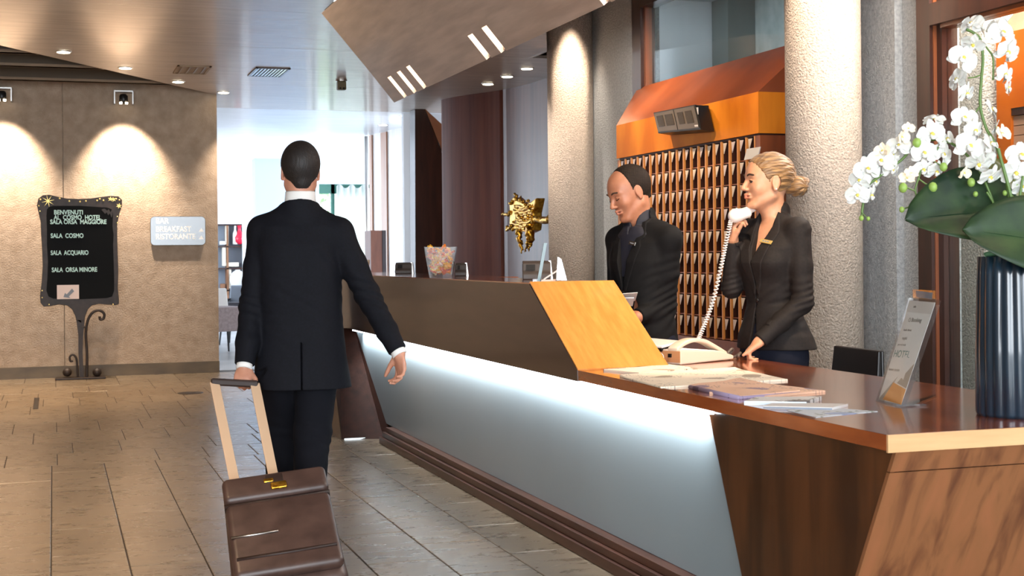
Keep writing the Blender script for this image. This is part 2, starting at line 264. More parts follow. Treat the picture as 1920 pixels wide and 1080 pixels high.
# ------------------------------------------------------------------ mesh helpers
LOC = {}
def thing(name, label, cat, loc=(0, 0, 0), group=None):
    o = bpy.data.objects.new(name, None); COL.objects.link(o); o.location = loc; LOC[o] = Vector(loc)
    o.empty_display_size = .1; o['label'] = label; o['category'] = cat
    if group: o['group'] = group
    return o
def tag(o, label, cat, group=None):
    o['label'] = label; o['category'] = cat
    if group: o['group'] = group
    return o
class MB:
    def __init__(s): s.v = []; s.f = []; s.mi = []
    def poly(s, pts, faces, mi=0):
        n = len(s.v); s.v += [tuple(p) for p in pts]
        for f in faces: s.f.append([i+n for i in f]); s.mi.append(mi)
        return s
    def box(s, lo, hi, mi=0):
        (a, b, c), (d, e, f) = lo, hi
        return s.poly([(a,b,c),(d,b,c),(d,e,c),(a,e,c),(a,b,f),(d,b,f),(d,e,f),(a,e,f)],
                      [(0,3,2,1),(4,5,6,7),(0,1,5,4),(1,2,6,5),(2,3,7,6),(3,0,4,7)], mi)
    def obox(s, c, ax, ay, az, mi=0):
        """box about c with half-axes ax, ay, az"""
        c, ax, ay, az = map(Vector, (c, ax, ay, az)); P = []
        for k in (-1, 1):
            for (i, j) in ((-1,-1),(1,-1),(1,1),(-1,1)): P.append(c+i*ax+j*ay+k*az)
        return s.poly(P, [(0,3,2,1),(4,5,6,7),(0,1,5,4),(1,2,6,5),(2,3,7,6),(3,0,4,7)], mi)
    def prism(s, pts, ext, mi=0):
        """polygon pts extruded by vector ext"""
        n = len(pts); e = Vector(ext); P = [Vector(p) for p in pts]+[Vector(p)+e for p in pts]
        fs = [tuple(reversed(range(n))), tuple(range(n, 2*n))]+[(i, (i+1) % n, n+(i+1) % n, n+i) for i in range(n)]
        return s.poly(P, fs, mi)
    def tube(s, path, r, seg=8, mi=0, cap=True, flat=None):
        P = [Vector(p) for p in path]; n = len(P); base = len(s.v); prev = None
        for i, p in enumerate(P):
            t = (P[min(i+1, n-1)]-P[max(i-1, 0)]).normalized()
            if prev is None:
                a = t.cross(Vector((0, 0, 1)))
                if a.length < .05: a = t.cross(Vector((1, 0, 0)))
            else: a = prev-t*prev.dot(t)
            a.normalize(); prev = a; b = t.cross(a); rr = r[i] if hasattr(r, '__len__') else r
            for k in range(seg):
                q = 2*math.pi*k/seg; s.v.append(tuple(p+a*rr*math.cos(q)+b*rr*math.sin(q)))
        for i in range(n-1):
            for k in range(seg):
                s.f.append([base+i*seg+k, base+i*seg+(k+1) % seg, base+(i+1)*seg+(k+1) % seg, base+(i+1)*seg+k]); s.mi.append(mi)
        if cap:
            s.f.append([base+k for k in reversed(range(seg))]); s.mi.append(mi)
            s.f.append([base+(n-1)*seg+k for k in range(seg)]); s.mi.append(mi)
        return s
    def lathe(s, c, prof, seg=24, mi=0, ax=None):
        """prof = [(r, h)] about the vertical axis through c"""
        c = Vector(c); z = Vector(ax) if ax else Vector((0, 0, 1)); z.normalize()
        x = z.orthogonal().normalized(); y = z.cross(x); b = len(s.v)
        for (r, h) in prof:
            for k in range(seg):
                q = 2*math.pi*k/seg; s.v.append(tuple(c+z*h+x*r*math.cos(q)+y*r*math.sin(q)))
        for i in range(len(prof)-1):
            for k in range(seg):
                s.f.append([b+i*seg+k, b+i*seg+(k+1) % seg, b+(i+1)*seg+(k+1) % seg, b+(i+1)*seg+k]); s.mi.append(mi)
        s.f.append([b+k for k in reversed(range(seg))]); s.mi.append(mi)
        s.f.append([b+(len(prof)-1)*seg+k for k in range(seg)]); s.mi.append(mi)
        return s
    def ball(s, c, r, seg=12, mi=0, rot=None):
        r = r if hasattr(r, '__len__') else (r, r, r); n = seg//2; b = len(s.v); c = Vector(c)
        for i in range(n+1):
            th = math.pi*i/n
            for k in range(seg):
                q = 2*math.pi*k/seg
                p = Vector((r[0]*math.sin(th)*math.cos(q), r[1]*math.sin(th)*math.sin(q), r[2]*math.cos(th)))
                if rot: p = rot @ p
                s.v.append(tuple(c+p))
        for i in range(n):
            for k in range(seg):
                s.f.append([b+i*seg+k, b+(i+1)*seg+k, b+(i+1)*seg+(k+1) % seg, b+i*seg+(k+1) % seg]); s.mi.append(mi)
        return s
    def build(s, name, mat, parent=None, smooth=False, bevel=0, kind=None, clean=True):
        off = LOC.get(parent, Vector((0, 0, 0))) if parent else Vector((0, 0, 0))
        me = bpy.data.meshes.new(name)
        me.from_pydata([tuple(Vector(v)-off) for v in s.v], [], s.f)
        for m_ in (mat if isinstance(mat, (list, tuple)) else [mat]): me.materials.append(m_)
        for i, p in enumerate(me.polygons): p.material_index = s.mi[i]
        if clean:
            bm = bmesh.new(); bm.from_mesh(me); bmesh.ops.remove_doubles(bm, verts=bm.verts, dist=1e-5)
            bmesh.ops.recalc_face_normals(bm, faces=bm.faces); bm.to_mesh(me); bm.free()
        if smooth:
            for p in me.polygons: p.use_smooth = True
        me.update()
        o = bpy.data.objects.new(name, me); COL.objects.link(o)
        if parent: o.parent = parent
        LOC[o] = off
        if bevel:
            b = o.modifiers.new('bevel', 'BEVEL'); b.width = bevel; b.segments = 2; b.limit_method = 'ANGLE'
        if kind: o['kind'] = kind
        return o
def struct(mb, name, mat, smooth=False, parent=None, bevel=0):
    o = mb.build(name, mat, parent, smooth, bevel)
    if not parent: o['kind'] = 'structure'
    return o
def arc(c, u, v, r, a0, a1, n=10):
    c, u, v = Vector(c), Vector(u), Vector(v)
    return [c+u*r*math.cos(a0+(a1-a0)*i/n)+v*r*math.sin(a0+(a1-a0)*i/n) for i in range(n+1)]
def spline(pts, n=6):
    P = [Vector(p) for p in pts]; out = []
    for i in range(len(P)-1):
        p0 = P[max(i-1, 0)]; p1 = P[i]; p2 = P[i+1]; p3 = P[min(i+2, len(P)-1)]
        for k in range(n):
            t = k/n
            out.append(.5*((2*p1)+(p2-p0)*t+(2*p0-5*p1+4*p2-p3)*t*t+(3*p1-p0-3*p2+p3)*t**3))
    out.append(P[-1]); return out
def text(name, body, loc, right, up, size, mat, parent, extrude=.001, align='LEFT', bold=0, sx=1, width=None):
    cu = bpy.data.curves.new(name, 'FONT'); cu.body = body; cu.size = size; cu.extrude = extrude; cu.align_x = align; cu.offset = bold
    cu.materials.append(mat)
    o = bpy.data.objects.new(name, cu); COL.objects.link(o)
    r, u = Vector(right).normalized(), Vector(up).normalized(); n = r.cross(u)
    m = Matrix((r*sx, u, n)).transposed().to_4x4(); off = LOC.get(parent, Vector((0, 0, 0))) if parent else Vector((0, 0, 0))
    m.translation = Vector(loc)-off; o.matrix_local = m
    o.parent = parent; LOC[o] = Vector(loc)
    bpy.context.view_layer.update()
    me = bpy.data.meshes.new_from_object(o.evaluated_get(bpy.context.evaluated_depsgraph_get()))
    if width:
        xs = [v.co.x for v in me.vertices]; f_ = width/max(max(xs)-min(xs), 1e-4)
        for v in me.vertices: v.co.x *= f_
    if not me.materials: me.materials.append(mat)
    n = bpy.data.objects.new(name, me); COL.objects.link(n); n.parent = parent; n.matrix_local = m
    bpy.data.objects.remove(o); LOC[n] = Vector(loc); return n
# ================================================================== THE SETTING
random.seed(11)
# ---- floor: grout bed, single slate tiles, polished lounge floor
fl = struct(MB().box((-5, -4, -.06), (7, 15.9, -.004)), 'floor', M['grout'])
fl2 = struct(MB().box((-4, 15.9, -.06), (10, 32, 0)), 'floor', tex('lounge_floor', hexc(150,152,154), hexc(172,174,176), (1,1,1), 1.2, 5, .22))
TX0, TW = -.02, .3075
_tm = {}
def tile(x0, x1, y0, y1, parent, bank=None):
    g = .0028
    w, l = round(x1-x0, 4), round(y1-y0, 4); mat = random.choice(SL)
    if bank is not None:
        dz = random.uniform(0, .0012)
        bank[mat].box((x0+g, y0+g, -.02), (x1-g, y1-g, -dz)); return
    k = (w, l, mat.name)
    if k not in _tm:
        mb = MB(); b = .002; X, Y = w/2-g, l/2-g
        lo = [(-X,-Y,-.02),(X,-Y,-.02),(X,Y,-.02),(-X,Y,-.02)]; mi = [(-X,-Y,-b),(X,-Y,-b),(X,Y,-b),(-X,Y,-b)]
        hi = [(-X+b,-Y+b,0),(X-b,-Y+b,0),(X-b,Y-b,0),(-X+b,Y-b,0)]
        mb.poly(lo+mi+hi, [(0,1,5,4),(1,2,6,5),(2,3,7,6),(3,0,4,7),(4,5,9,8),(5,6,10,9),(6,7,11,10),(7,4,8,11),(8,9,10,11)])
        me = bpy.data.meshes.new('tile'); me.from_pydata(mb.v, [], mb.f); me.materials.append(mat); _tm[k] = me
    o = bpy.data.objects.new('tile', _tm[k]); COL.objects.link(o); o.parent = parent
    o.location = ((x0+x1)/2, (y0+y1)/2, -random.uniform(0, .0012)); return o
bank = {m: MB() for m in SL}
for k in range(-14, 16):
    x0 = TX0+TW*k; x1 = x0+TW; near = (-2 <= k <= 6)
    y = 8.979-(.615 if k % 2 else .3075); top = 8.979
    while top > -3.4:
        tile(x0, x1, y, top, fl, None if (near and top > 4.9) else bank)
        top = y; y -= .615
CR = [8.979, 9.517, 10.074, 10.71, 11.351, 12.0, 12.65, 13.296, 13.9, 14.5, 15.1, 15.66]
for i in range(len(CR)-1):
    off = random.choice((0, .15, .1, .2)); x = -4.6+off
    while x < 5:
        w = .3075*random.choice((1, 1, 2)); inview = x+w > -.62 and x < 2.3
        tile(x, x+w, CR[i], CR[i+1], fl, None if inview else bank); x += w
for m_ in SL: bank[m_].build('tile', m_, fl, kind='stuff', clean=False)
dr = MB().box((0, 0, 0), (.05, .62, .003)); 
_a = at(66, 767, z=0)
t = thing('floor_slot', 'short dark slot cover set in the warm lit floor before the signboard', 'floor grate', (_a.x-.02, _a.y, 0))
MB().box((_a.x-.02, _a.y, 0), (_a.x+.025, _a.y+1.0, .003)).build('cover', M['iron'], t)
MB().box((_a.x-.008, _a.y+.05, .003), (_a.x+.013, _a.y+.95, .004)).build('slot', M['black'], t)
_a = at(357, 737, z=0)
t = thing('floor_socket', 'round dark cover plate flush in the floor left of the walking man', 'floor socket', _a)
MB().lathe(_a, [(.12, 0), (.12, .003), (.11, .005)], 20).build('cover', M['iron'], t)
MB().lathe(_a+Vector((0, 0, .005)), [(.05, 0), (.05, .002)], 16).build('lid', M['black'], t)
# ---- ceiling: veneer panels with open joints up to the diagonal edge
ce = struct(MB().box((-5, -4, 3.115), (1.9, 9, 3.2)), 'ceiling', M['ceil_dark'])
def xl(y): return max(-5, -.414+.675*(y-12.54))
y = -4.0
while y < 15.7:
    y1 = min(y+1.31, 15.74); a, b = xl(y), xl(y1)
    if y < 10.3: X1 = 1.915; y1 = min(y1, 10.3)
    elif y < 12.1:
        MB().prism([(xl(10.3), 10.303, 3.09), (3.70, 10.303, 3.09), (4.2, 11.7, 3.09), (4.2, 12.097, 3.09), (xl(12.1), 12.097, 3.09)], (0, 0, .025)).build('ceiling_panel', M['ceil'], ce); y = 12.1; continue
    else: X1 = 4.95
    n = 4 if y < 11.45 else 6
    b = xl(y1)
    MB().prism([(a, y+.003, 3.09), (X1, y+.003, 3.09), (X1, y1-.003, 3.09), (b, y1-.003, 3.09)], (0, 0, .025)).build('ceiling_panel', M['ceil'], ce)
    y = y1
MB().prism([(xl(9), 9, 3.116), (1.9, 9, 3.116), (1.9, 10.36, 3.116), (3.68, 10.36, 3.116), (4.18, 11.7, 3.116), (4.18, 12.1, 3.116), (5, 12.1, 3.116), (5, 15.74, 3.116), (xl(15.7), 15.74, 3.116)], (0, 0, .08)).build('ceiling_backing', M['ceil_dark'], ce)
MB().box((1.7, 15.74, 3.09), (5, 17.05, 3.16)).build('ceiling_panel', M['ceil'], ce)
struct(MB().box((-4, 17.07, 3.09), (10, 32, 3.16)), 'ceiling', M['white_gloss'])
struct(MB().box((-5.2, 6, 3.62), (2.2, 16, 3.7)), 'ceiling', M['ceil_dark'])
struct(MB().box((2.52, -4, 3.45), (4.9, 12.15, 3.52)), 'ceiling', M['ceil'])
struct(MB().prism([(2.56, 10.32, 3.088), (3.71, 10.32, 3.088), (4.22, 11.7, 3.088), (4.22, 12.1, 3.088), (4.95, 12.1, 3.088), (4.95, 12.13, 3.088), (4.19, 12.13, 3.088), (4.19, 11.71, 3.088), (3.69, 10.35, 3.088), (2.56, 10.35, 3.088)], (0, 0, .37)), 'trim_1', M['ceil'])
struct(MB().prism([(xl(8.6)-.0, 8.6, 3.1), (xl(15.74), 15.74, 3.1), (xl(15.74)+.03, 15.74, 3.1), (xl(8.6)+.03, 8.6, 3.1)], (0, 0, .52)), 'trim_2', M['ceil'])
for i, (py) in enumerate((97, 122, 148, 166)):
    p = at(0, py, z=3.10)
    t = thing('ceiling_beam', ['first recessed ceiling beam over the signboard, nearest the diagonal ceiling edge tip', 'second recessed ceiling beam above the signboard wall', 'third recessed ceiling beam above the signboard wall', 'ceiling beam nearest the signboard wall, over the two wall spotlights'][i], 'beam', (-2, p.y, 3.1), 'ceiling beams in the recess')
    xe = min(1.7, (p.y-12.54)/1.0*.675-.414)
    MB().box((-5, p.y, 3.10), (xe, p.y+.10, 3.60)).build('beam', M['ceil_dark'], t)
    MB().box((-5, p.y-.008, 3.10), (xe, p.y+.108, 3.125)).build('edge_strip', M['beam'], t)
# ---- walls
WL = 15.66
wl = struct(MB().box((-5, WL+.02, 0), (1.74, WL+.3, 3.62)), 'wall_left', M['stucco'])
px = [-5, -2.35, -.03, 1.74]
j = at(118, 300, Y=WL).x
for a, b in ((-5, j-2.2), (j-2.2, j), (j, 1.74)):
    MB().box((a+.004, WL, .11), (b-.004 if b < 1.7 else b, WL+.03, 3.55)).build('wall_panel', M['stucco'], wl, bevel=.004)
struct(MB().box((-5, WL-.015, 0), (1.742, WL+.02, .125)), 'baseboard_left', M['base_stone'])
struct(MB().box((-5.2, -4, 0), (-5, 16, 3.7)), 'wall_side', M['stucco'])
# behind the camera: low wall and lintel with the hotel front's glazing between
struct(MB().box((-5, -4.2, 0), (5, -4, .5)), 'wall_back', M['stucco'])
struct(MB().box((-5, -4.2, 3.1), (5, -4, 3.7)), 'wall_back', M['stucco'])
WR = 4.6
def wrbox(y0, y1, z0, z1, x0=WR, x1=4.82, mat='concrete', name='wall_right'):
    return struct(MB().box((x0, y0, z0), (x1, y1, z1)), name, M[mat])
Yf0 = at(1192, 180, X=WR).y; Yf1 = at(1208, 165, X=WR).y
wrbox(Yf0, 12.6, 0, 3.5, mat='pier')                       # grey wall beside the far column
wrbox(7.55, Yf0, 0, 2.55)                                  # below the inner window, behind the key rack
Yp0 = at(1722, 500, X=WR-.06).y; Yp1 = at(1690, 500, X=WR).y
wrbox(Yp1, 7.62, 0, 3.5, x0=WR-.03, mat='pier')
wrbox(Yp0, Yp1, 0, 3.5, x0=WR+.02, mat='pier')
struct(MB().box((4.7, -4, 0), (4.9, 3.4, 3.5)), 'wall_right', M['concrete'])
# inner window over the key rack
t = struct(MB().box((WR-.03, Yf1, 2.5), (WR+.10, Yf0, 3.5)), 'window_1', M['frame'])
MB().box((WR+.0, Yf1-.03, 2.5), (WR+.06, Yf1, 3.40)).build('window_stop', M['frame_l'], t)
MB().box((WR-.03, 7.62, at(1208, 14, X=WR).z), (WR+.1, Yf1, 3.5)).build('window_frame', M['frame'], t)
MB().box((WR-.03, 7.62, 2.53), (WR+.1, Yf1, 2.60)).build('window_sill', M['frame'], t)
MB().box((WR+.03, 7.62, 2.60), (WR+.038, Yf1, 3.4)).build('window_pane', M['pane'], t)
# glazed opening right of the near column
Yq = at(1765, 300, X=WR).y
Y42 = at(1745, 300, X=WR-.06).y; Yq = at(1765, 300, X=WR-.03).y
w2 = struct(MB().box((WR-.06, Y42, 0), (WR+.10, Yp0, 3.5)), 'window_2', M['frame'])
MB().box((WR-.04, Yq+.045, 0), (WR+.06, Y42, 3.5)).build('window_stop', M['frame_l'], w2)
MB().box((WR-.02, Yq, 0), (WR+.08, Yq+.045, 3.5)).build('window_stop', M['frame'], w2)
zb = at(1765, 42, X=WR-.06).z; zt = at(1745, 6, X=WR-.06).z
MB().box((WR-.06, 3.4, zb), (WR+.10, Y42, zt)).build('window_transom', M['frame'], w2)
MB().box((WR-.03, 3.4, zb-.02), (WR+.07, Yq, zb)).build('transom_strip', M['frame_l'], w2)
MB().box((WR+.01, 3.4, .1), (WR+.018, Yq, zb-.02)).build('window_pane', M['pane'], w2)
MB().box((WR-.06, 3.4, 0), (WR+.10, Yq, .1)).build('window_sill', M['frame'], w2)
# rooms behind: back room (over the rack) and side room (right)
struct(MB().box((6.6, 3.0, 0), (6.75, 16, 4.2)), 'wall_rear', tex('rear_room_plaster', hexc(176,186,184), hexc(200,208,206), (1,1,1), 8, 5, .8, bump=.3, bdist=.01, bscale=20))
zc = at(1300, 38, X=6.6).z
struct(MB().box((4.82, 3.0, zc), (6.75, 16, zc+.1)), 'ceiling', M['white'])
struct(MB().box((6.3, at(1365, 60, X=6.3).y, 0), (6.6, at(1335, 60, X=6.3).y, zc)), 'trim_3', plain('grey_paint_dark', hexc(120,126,124), .7))
struct(MB().box((6.1, at(1293, 60, X=6.1).y, 0), (6.6, at(1208, 60, X=6.1).y, zc)), 'trim_4', M['pier'])
struct(MB().box((4.82, 12.6, 0), (6.75, 12.75, 4.2)), 'wall_rear', M['white'])
struct(MB().box((4.82, -.5, -.05), (6.75, 12.75, 0)), 'floor', M['grout'])
ws = struct(MB().box((5.05, at(1843, 300, X=5.05).y, 0), (5.2, 7.5, 3.5)), 'wall_rear', M['concrete'])
struct(MB().box((5.05, 7.5, 0), (6.6, 7.6, 3.6)), 'wall_rear', M['bluegrey'])
struct(MB().box((5.5, 2.2, 0), (5.6, at(1843, 300, X=5.05).y+.3, 3.3)), 'wall_rear', M['bluegrey'])
# cabinet of cherry wood in the side room
XC = 5.1
a = at(1868, 120, X=XC); zz0 = at(1885, 205, X=XC).z; zz1 = at(1885, 62, X=XC).z
t = thing('cherry_cabinet', 'orange cherry wood cabinet with sloping top behind the glazing at the right, behind the orchids', 'cabinet', (XC, a.y-.9, 0))
MB().prism([(XC, a.y-1.8, zz0), (XC, a.y, zz0), (XC, a.y, zz1), (XC, a.y-1.8, zz1)], (.3, 0, 0)).build('fascia', tex('deep_orange_wood', hexc(160,72,10), hexc(184,92,20), (3,1.6,.7), 2.4, 6, .6, spec=.2), t)
MB().poly([(XC, a.y-1.8, zz1), (XC, a.y, zz1), (XC+.35, a.y+.02, zz1+.36), (XC+.35, a.y-1.8, zz1+.36), (XC+.35, a.y, zz1), (XC+.35, a.y-1.8, zz1)],
          [(0,1,2,3),(1,4,2),(0,3,5),(4,5,3,2),(0,5,4,1)]).build('sloping_top', M['wood_roof'], t)
MB().box((XC-.0, at(1895, 250, X=XC).y, 0), (XC+.3, a.y, zz0-.0)).build('side_post', bpy.data.materials['deep_orange_wood'], t)
MB().box((XC+.005, a.y-1.8, zz0-.04), (XC+.3, at(1895, 250, X=XC).y, zz0)).build('rail', M['frame'], t)
for k in range(26):
    z1 = zz0-.045-k*.055
    if z1 < .1: break
    MB().box((XC+.02, a.y-1.8, z1-.051), (XC+.05, at(1895, 250, X=XC).y, z1)).build('slat', tex('pale_slat', hexc(150,112,90), hexc(166,126,102), (1,1,1), 6, 3, .5) if k == 0 else bpy.data.materials['pale_slat'], t)
# ---- round columns
def column(px0, d, r, lab, hl):
    c = at(px0, 480, d=d)
    o = MB().lathe((c.x, c.y, 0), [(r, 0), (r, 3.45)], 64).build(hl, M['column'], None, True); o['kind'] = 'structure'
    for p in o.data.polygons:
        if abs(p.normal.z) > .9: p.use_smooth = False
    return c
c2 = column(1546, 8.0, 70/2600*8.0, '', 'column')
c1 = column(1072, 12.45, 43/2600*12.45, '', 'column')
_o = c2-RGT*.14-FWD*.38; spot('column_downlight_beam', (_o.x, _o.y, 3.42), FWD*.17+RGT*.04-UP, 62, 3500, 46, 1.0, .04)
_o = c1-FWD*.37; spot('column_downlight_beam', (_o.x, _o.y, 3.40), FWD*.17-UP, 50, 3500, 60, 1.0, .06)
# ---- curved veneered wall behind the far column
cv = [(4.315, 15.62), (4.36, 15.35), (4.50, 14.98), (4.66, 14.64), (4.765, 14.3), (4.82, 13.9), (4.845, 13.4), (4.85, 12.4)]
cs = spline([(x, y, 0) for x, y in cv], 5)
jn = min(range(len(cs)), key=lambda i: abs(cs[i].y-at(938, 300, X=4.68).y))
cw = None
for n_, (i0, i1) in enumerate(((0, jn), (jn, len(cs)-1))):
    mb = MB(); q = [Vector(p) for p in cs[i0:i1+1]]
    if n_ == 1: q[0] = q[0]+(q[1]-q[0]).normalized()*.006
    P = []; nn = len(q)
    for i, p in enumerate(q):
        tg = (q[min(i+1, nn-1)]-q[max(i-1, 0)]).normalized(); nr = Vector((-tg.y, tg.x, 0)); nr = nr if nr.x > 0 else -nr
        P.append((p, p+nr*.05))
    for i in range(nn-1):
        (a, a2), (b, b2) = P[i], P[i+1]; z = Vector((0, 0, 3.12))
        mb.poly([a, b, b+z, a+z, a2, b2, b2+z, a2+z], [(0,1,2,3),(5,4,7,6)]+([(0,3,7,4)] if i == 0 else [])+([(1,5,6,2)] if i == nn-2 else []))
    if cw is None: cw = struct(mb, 'wall_curved', M['wall_wood_l'], True); 
    else: mb.build('wall_panel', M['wall_wood'], cw, True)
struct(MB().box((4.95, 12.4, 0), (5.1, 16.4, 3.6)), 'wall_far', M['wall_wood'])
# dark pier with slanting brace between curved wall and lounge
pl = lambda p: at(p[0], p[1], Y=16.65)
t = struct(MB().prism([pl((778, 520))*1, pl((778, 205)), pl((797, 205)), pl((833, 300)), pl((833, 520))], (0, .25, 0)), 'wall_dark', M['wood_dark'])
for v in t.data.vertices: 
    if v.co.z < 1.4: v.co.z = 0
MB().prism([pl((797, 204)), pl((836, 240)), pl((836, 300))], (0, .2, 0)).build('brace', tex('brace_wood', hexc(130,78,50), hexc(160,100,66), (1,1,1), 5, 3, .4), t)
struct(MB().box((4.25, 17.2, 0), (5.2, 17.3, 3.09)), 'wall_white', M['white'])
# ---- bulkhead over the counter
BA = Vector((1.923, 0, 3.09)); BB = Vector((2.478, 0, 2.438)); bu = (BB-BA).normalized(); BLn = (BB-BA).length; bn = Vector((-.757, 0, -.653))
bk = thing('bulkhead', 'large slanting wood veneered bulkhead with light slots hanging over the reception counter', 'bulkhead', (2.2, 4, 3.09))
YE = 10.297
def uy(px, py):
    p = at(px, py, pl=(BA, bn)); return (p-BA).dot(bu), p.y
slots = []
for q in (((727,145),(735,143),(755,182)), ((745,135),(752,133),(774,173)), ((762,125),(770,123),(793,163)), ((877,67),(887,61),(914,108)), ((903,52),(915,48),(942,95))):
    u0, ya = uy(*q[0]); _, yb = uy(*q[1]); slots.append((min(ya, yb), max(ya, yb), u0))
w_ = sum(s[1]-s[0] for s in slots)/5
slots = [((s[0]+s[1])/2-.05, (s[0]+s[1])/2+.05, s[2]) for s in slots]
yF = uy(1143, 8)[1]
for k in range(3): slots.append((yF-.05-.25*k, yF+.05-.25*k, slots[-1][2] if k else slots[-1][2]))
slots.sort(key=lambda s: -s[0]); cur = YE; U1 = BLn-.045
def face(y0, y1, u0, u1, nm='face_panel'):
    a = BA+bu*u0; b = BA+bu*u1
    MB().prism([(a.x, y0, a.z), (b.x, y0, b.z), (b.x, y1, b.z), (a.x, y1, a.z)], -bn*.02).build(nm, M['bulk'], bk)
um = min(s[2] for s in slots)
face(-3.9, YE, 0, um)
segs = []; cur = YE
for (y0, y1, u0) in slots:
    face(y1, cur, um, BLn); cur = y0
    if u0 > um+.005: face(y0, y1, um, u0)
    ls = thing('light_slot', 'light slot', 'light', (2.3, (y0+y1)/2, 2.6), 'glowing slots cut in the slanting bulkhead')
    a = BA+bu*u0; b = BA+bu*BLn; dp = -bn*.09; lift = bu*0
    A0, B0 = Vector((a.x, 0, a.z)), Vector((b.x, 0, b.z))
    Y0, Y1 = Vector((0, y0+.002, 0)), Vector((0, y1-.002, 0))
    MB().poly([A0+Y0+dp, B0+Y0+dp*.35, B0+Y1+dp*.35, A0+Y1+dp], [(0,1,2,3)]).build('diffuser', M['slot'], ls)
    MB().poly([A0+Y0, B0+Y0, B0+Y0+dp*.35, A0+Y0+dp], [(0,1,2,3)]).build('reveal', M['slot_dim'], ls)
    MB().poly([A0+Y1, B0+Y1, B0+Y1+dp*.35, A0+Y1+dp], [(0,1,2,3)]).build('reveal', M['slot_dim'], ls)
    MB().poly([A0+Y0, A0+Y1, A0+Y1+dp, A0+Y0+dp], [(0,1,2,3)]).build('reveal', M['slot_dim'], ls)
    px_ = (y0+y1)/2
    segs.append((px_, ls))
face(-3.9, cur, um, BLn)
names = ['farthest of the three closely set light slots at the bulkhead tip', 'middle of the three closely set light slots at the bulkhead tip', 'nearest of the three closely set light slots at the bulkhead tip',
         'left slot of the pair of glowing slots in the bulkhead middle', 'right slot of the pair of glowing slots in the bulkhead middle', 'pointed light slot cut off by the top picture edge', 'light slot in the bulkhead above the picture, second after the pair', 'light slot in the bulkhead above the picture, third after the pair']
for (p_, ls), n_ in zip(segs, names): ls['label'] = n_
MB().prism([(BA.x+.02, YE, 3.09), (BB.x, YE, BB.z), (BB.x+.03, YE, 3.09)], (0, .02, 0)).build('end_panel', M['bulk'], bk)
MB().box((BB.x+.012, -3.9, BB.z+.02), (BB.x+.03, YE, 3.44)).build('back_panel', M['bulk'], bk)
# ================================================================== LOUNGE
YB = 31.5
aw = at(598, 345, Y=YB); bw = at(690, 345, Y=YB)
struct(MB().box((-4, YB, 0), (aw.x, YB+.15, 3.09)), 'wall_far', M['white'])
struct(MB().box((aw.x, YB, aw.z), (10, YB+.15, 3.09)), 'wall_far', M['white'])
struct(MB().box((bw.x+.9, YB, 0), (10, YB+.15, 3.09)), 'wall_far', M['white'])
struct(MB().box((-4, 16, 0), (-3.9, 31.5, 3.09)), 'wall_left', M['white'])
a = at(478, 298, Y=25.6); b = at(541, 298, Y=25.6)
struct(MB().box((a.x, 25.6, 0), (b.x+.35, 26.0, 3.09)), 'trim_5', M['bluegrey'])
a = at(457, 400, Y=29.0); b = at(471, 400, Y=29.0)
struct(MB().box((a.x, 29, 0), (b.x, 29.3, 3.09)), 'trim_6', M['white'])
w3 = struct(MB().box((aw.x, YB, aw.z-.22), (bw.x+.9, YB+.1, aw.z)), 'window_3', M['green'])
for x0, x1 in ((621, 628), (588, 592)):
    a, b = at(x0, 400, Y=YB), at(x1, 400, Y=YB)
    MB().box((a.x, YB, 0), (b.x, YB+.1, aw.z)).build('window_frame', M['green'], w3)
MB().box((aw.x, YB+.04, 0), (bw.x+.9, YB+.05, aw.z-.2)).build('window_pane', M['pane'], w3)
# sheer curtains with folds
def curtain(x0, x1, ztop, nm, lab):
    mb = MB(); n = 60; P = []
    for i in range(n+1):
        u = i/n; x = x0+(x1-x0)*u; y = YB-.16+.04*math.sin(u*58)+.015*math.sin(u*23)
        P += [(x, y, ztop+.04*math.sin(u*29)), (x, y, .02)]
    mb.poly(P, [(2*i, 2*i+2, 2*i+3, 2*i+1) for i in range(n)])
    o = mb.build(nm, M['curtain'], None, True, clean=False); tag(o, lab, 'curtain'); m_ = o.modifiers.new('thickness', 'SOLIDIFY'); m_.thickness = .004
    return o
a = at(631, 356, Y=YB-.16); b = at(687, 352, Y=YB-.16)
nt = M['curtain'].node_tree; tb = nt.nodes['Principled BSDF']; tr = nt.nodes.new('ShaderNodeBsdfTranslucent'); ms = nt.nodes.new('ShaderNodeMixShader'); tr.inputs[0].default_value = (.95, .96, .95, 1)
ms.inputs[0].default_value = .6; nt.links.new(tb.outputs[0], ms.inputs[1]); nt.links.new(tr.outputs[0], ms.inputs[2]); nt.links.new(ms.outputs[0], nt.nodes['Material Output'].inputs[0])
curtain(a.x, b.x+.6, at(650, 350, Y=YB).z, 'curtain', 'white sheer curtain with scalloped top at the bright far lounge window')
# garden beyond the window
random.seed(3)
for i in range(4):
    bx = 4.6+i*1.75; c = Vector((bx, 36+random.uniform(-.8, .8), 0)); h = random.uniform(2.2, 3.6)
    t = thing('garden_bush', ['leafy bush outside the lounge window, behind the walking man', 'leafy green bush seen in the left pane of the far lounge window', 'bush behind the sheer curtain of the lounge window', 'bush outside, hidden right of the lounge window'][i], 'bush', c, 'bushes beyond the lounge window')
    MB().tube([c, c+Vector((.02, 0, h*.5))], [.05, .03], 6).build('stem', M['stem'], t)
    mb = MB()
    for k in range(150):
        th, ph = random.uniform(0, 6.28), random.uniform(-1, 1.4); r = .75*random.uniform(.6, 1)
        p = c+Vector((r*math.cos(th)*math.cos(ph), r*math.sin(th)*math.cos(ph), h*.55+h*.42*math.sin(ph)))
        u = Vector((random.uniform(-1, 1), random.uniform(-1, 1), random.uniform(-1, 1))).normalized()*.13; v = u.orthogonal().normalized()*.07
        mb.poly([p-u, p+v, p+u, p-v], [(0,1,2,3)])
    mb.build('foliage', M['foliage'], t, clean=False)
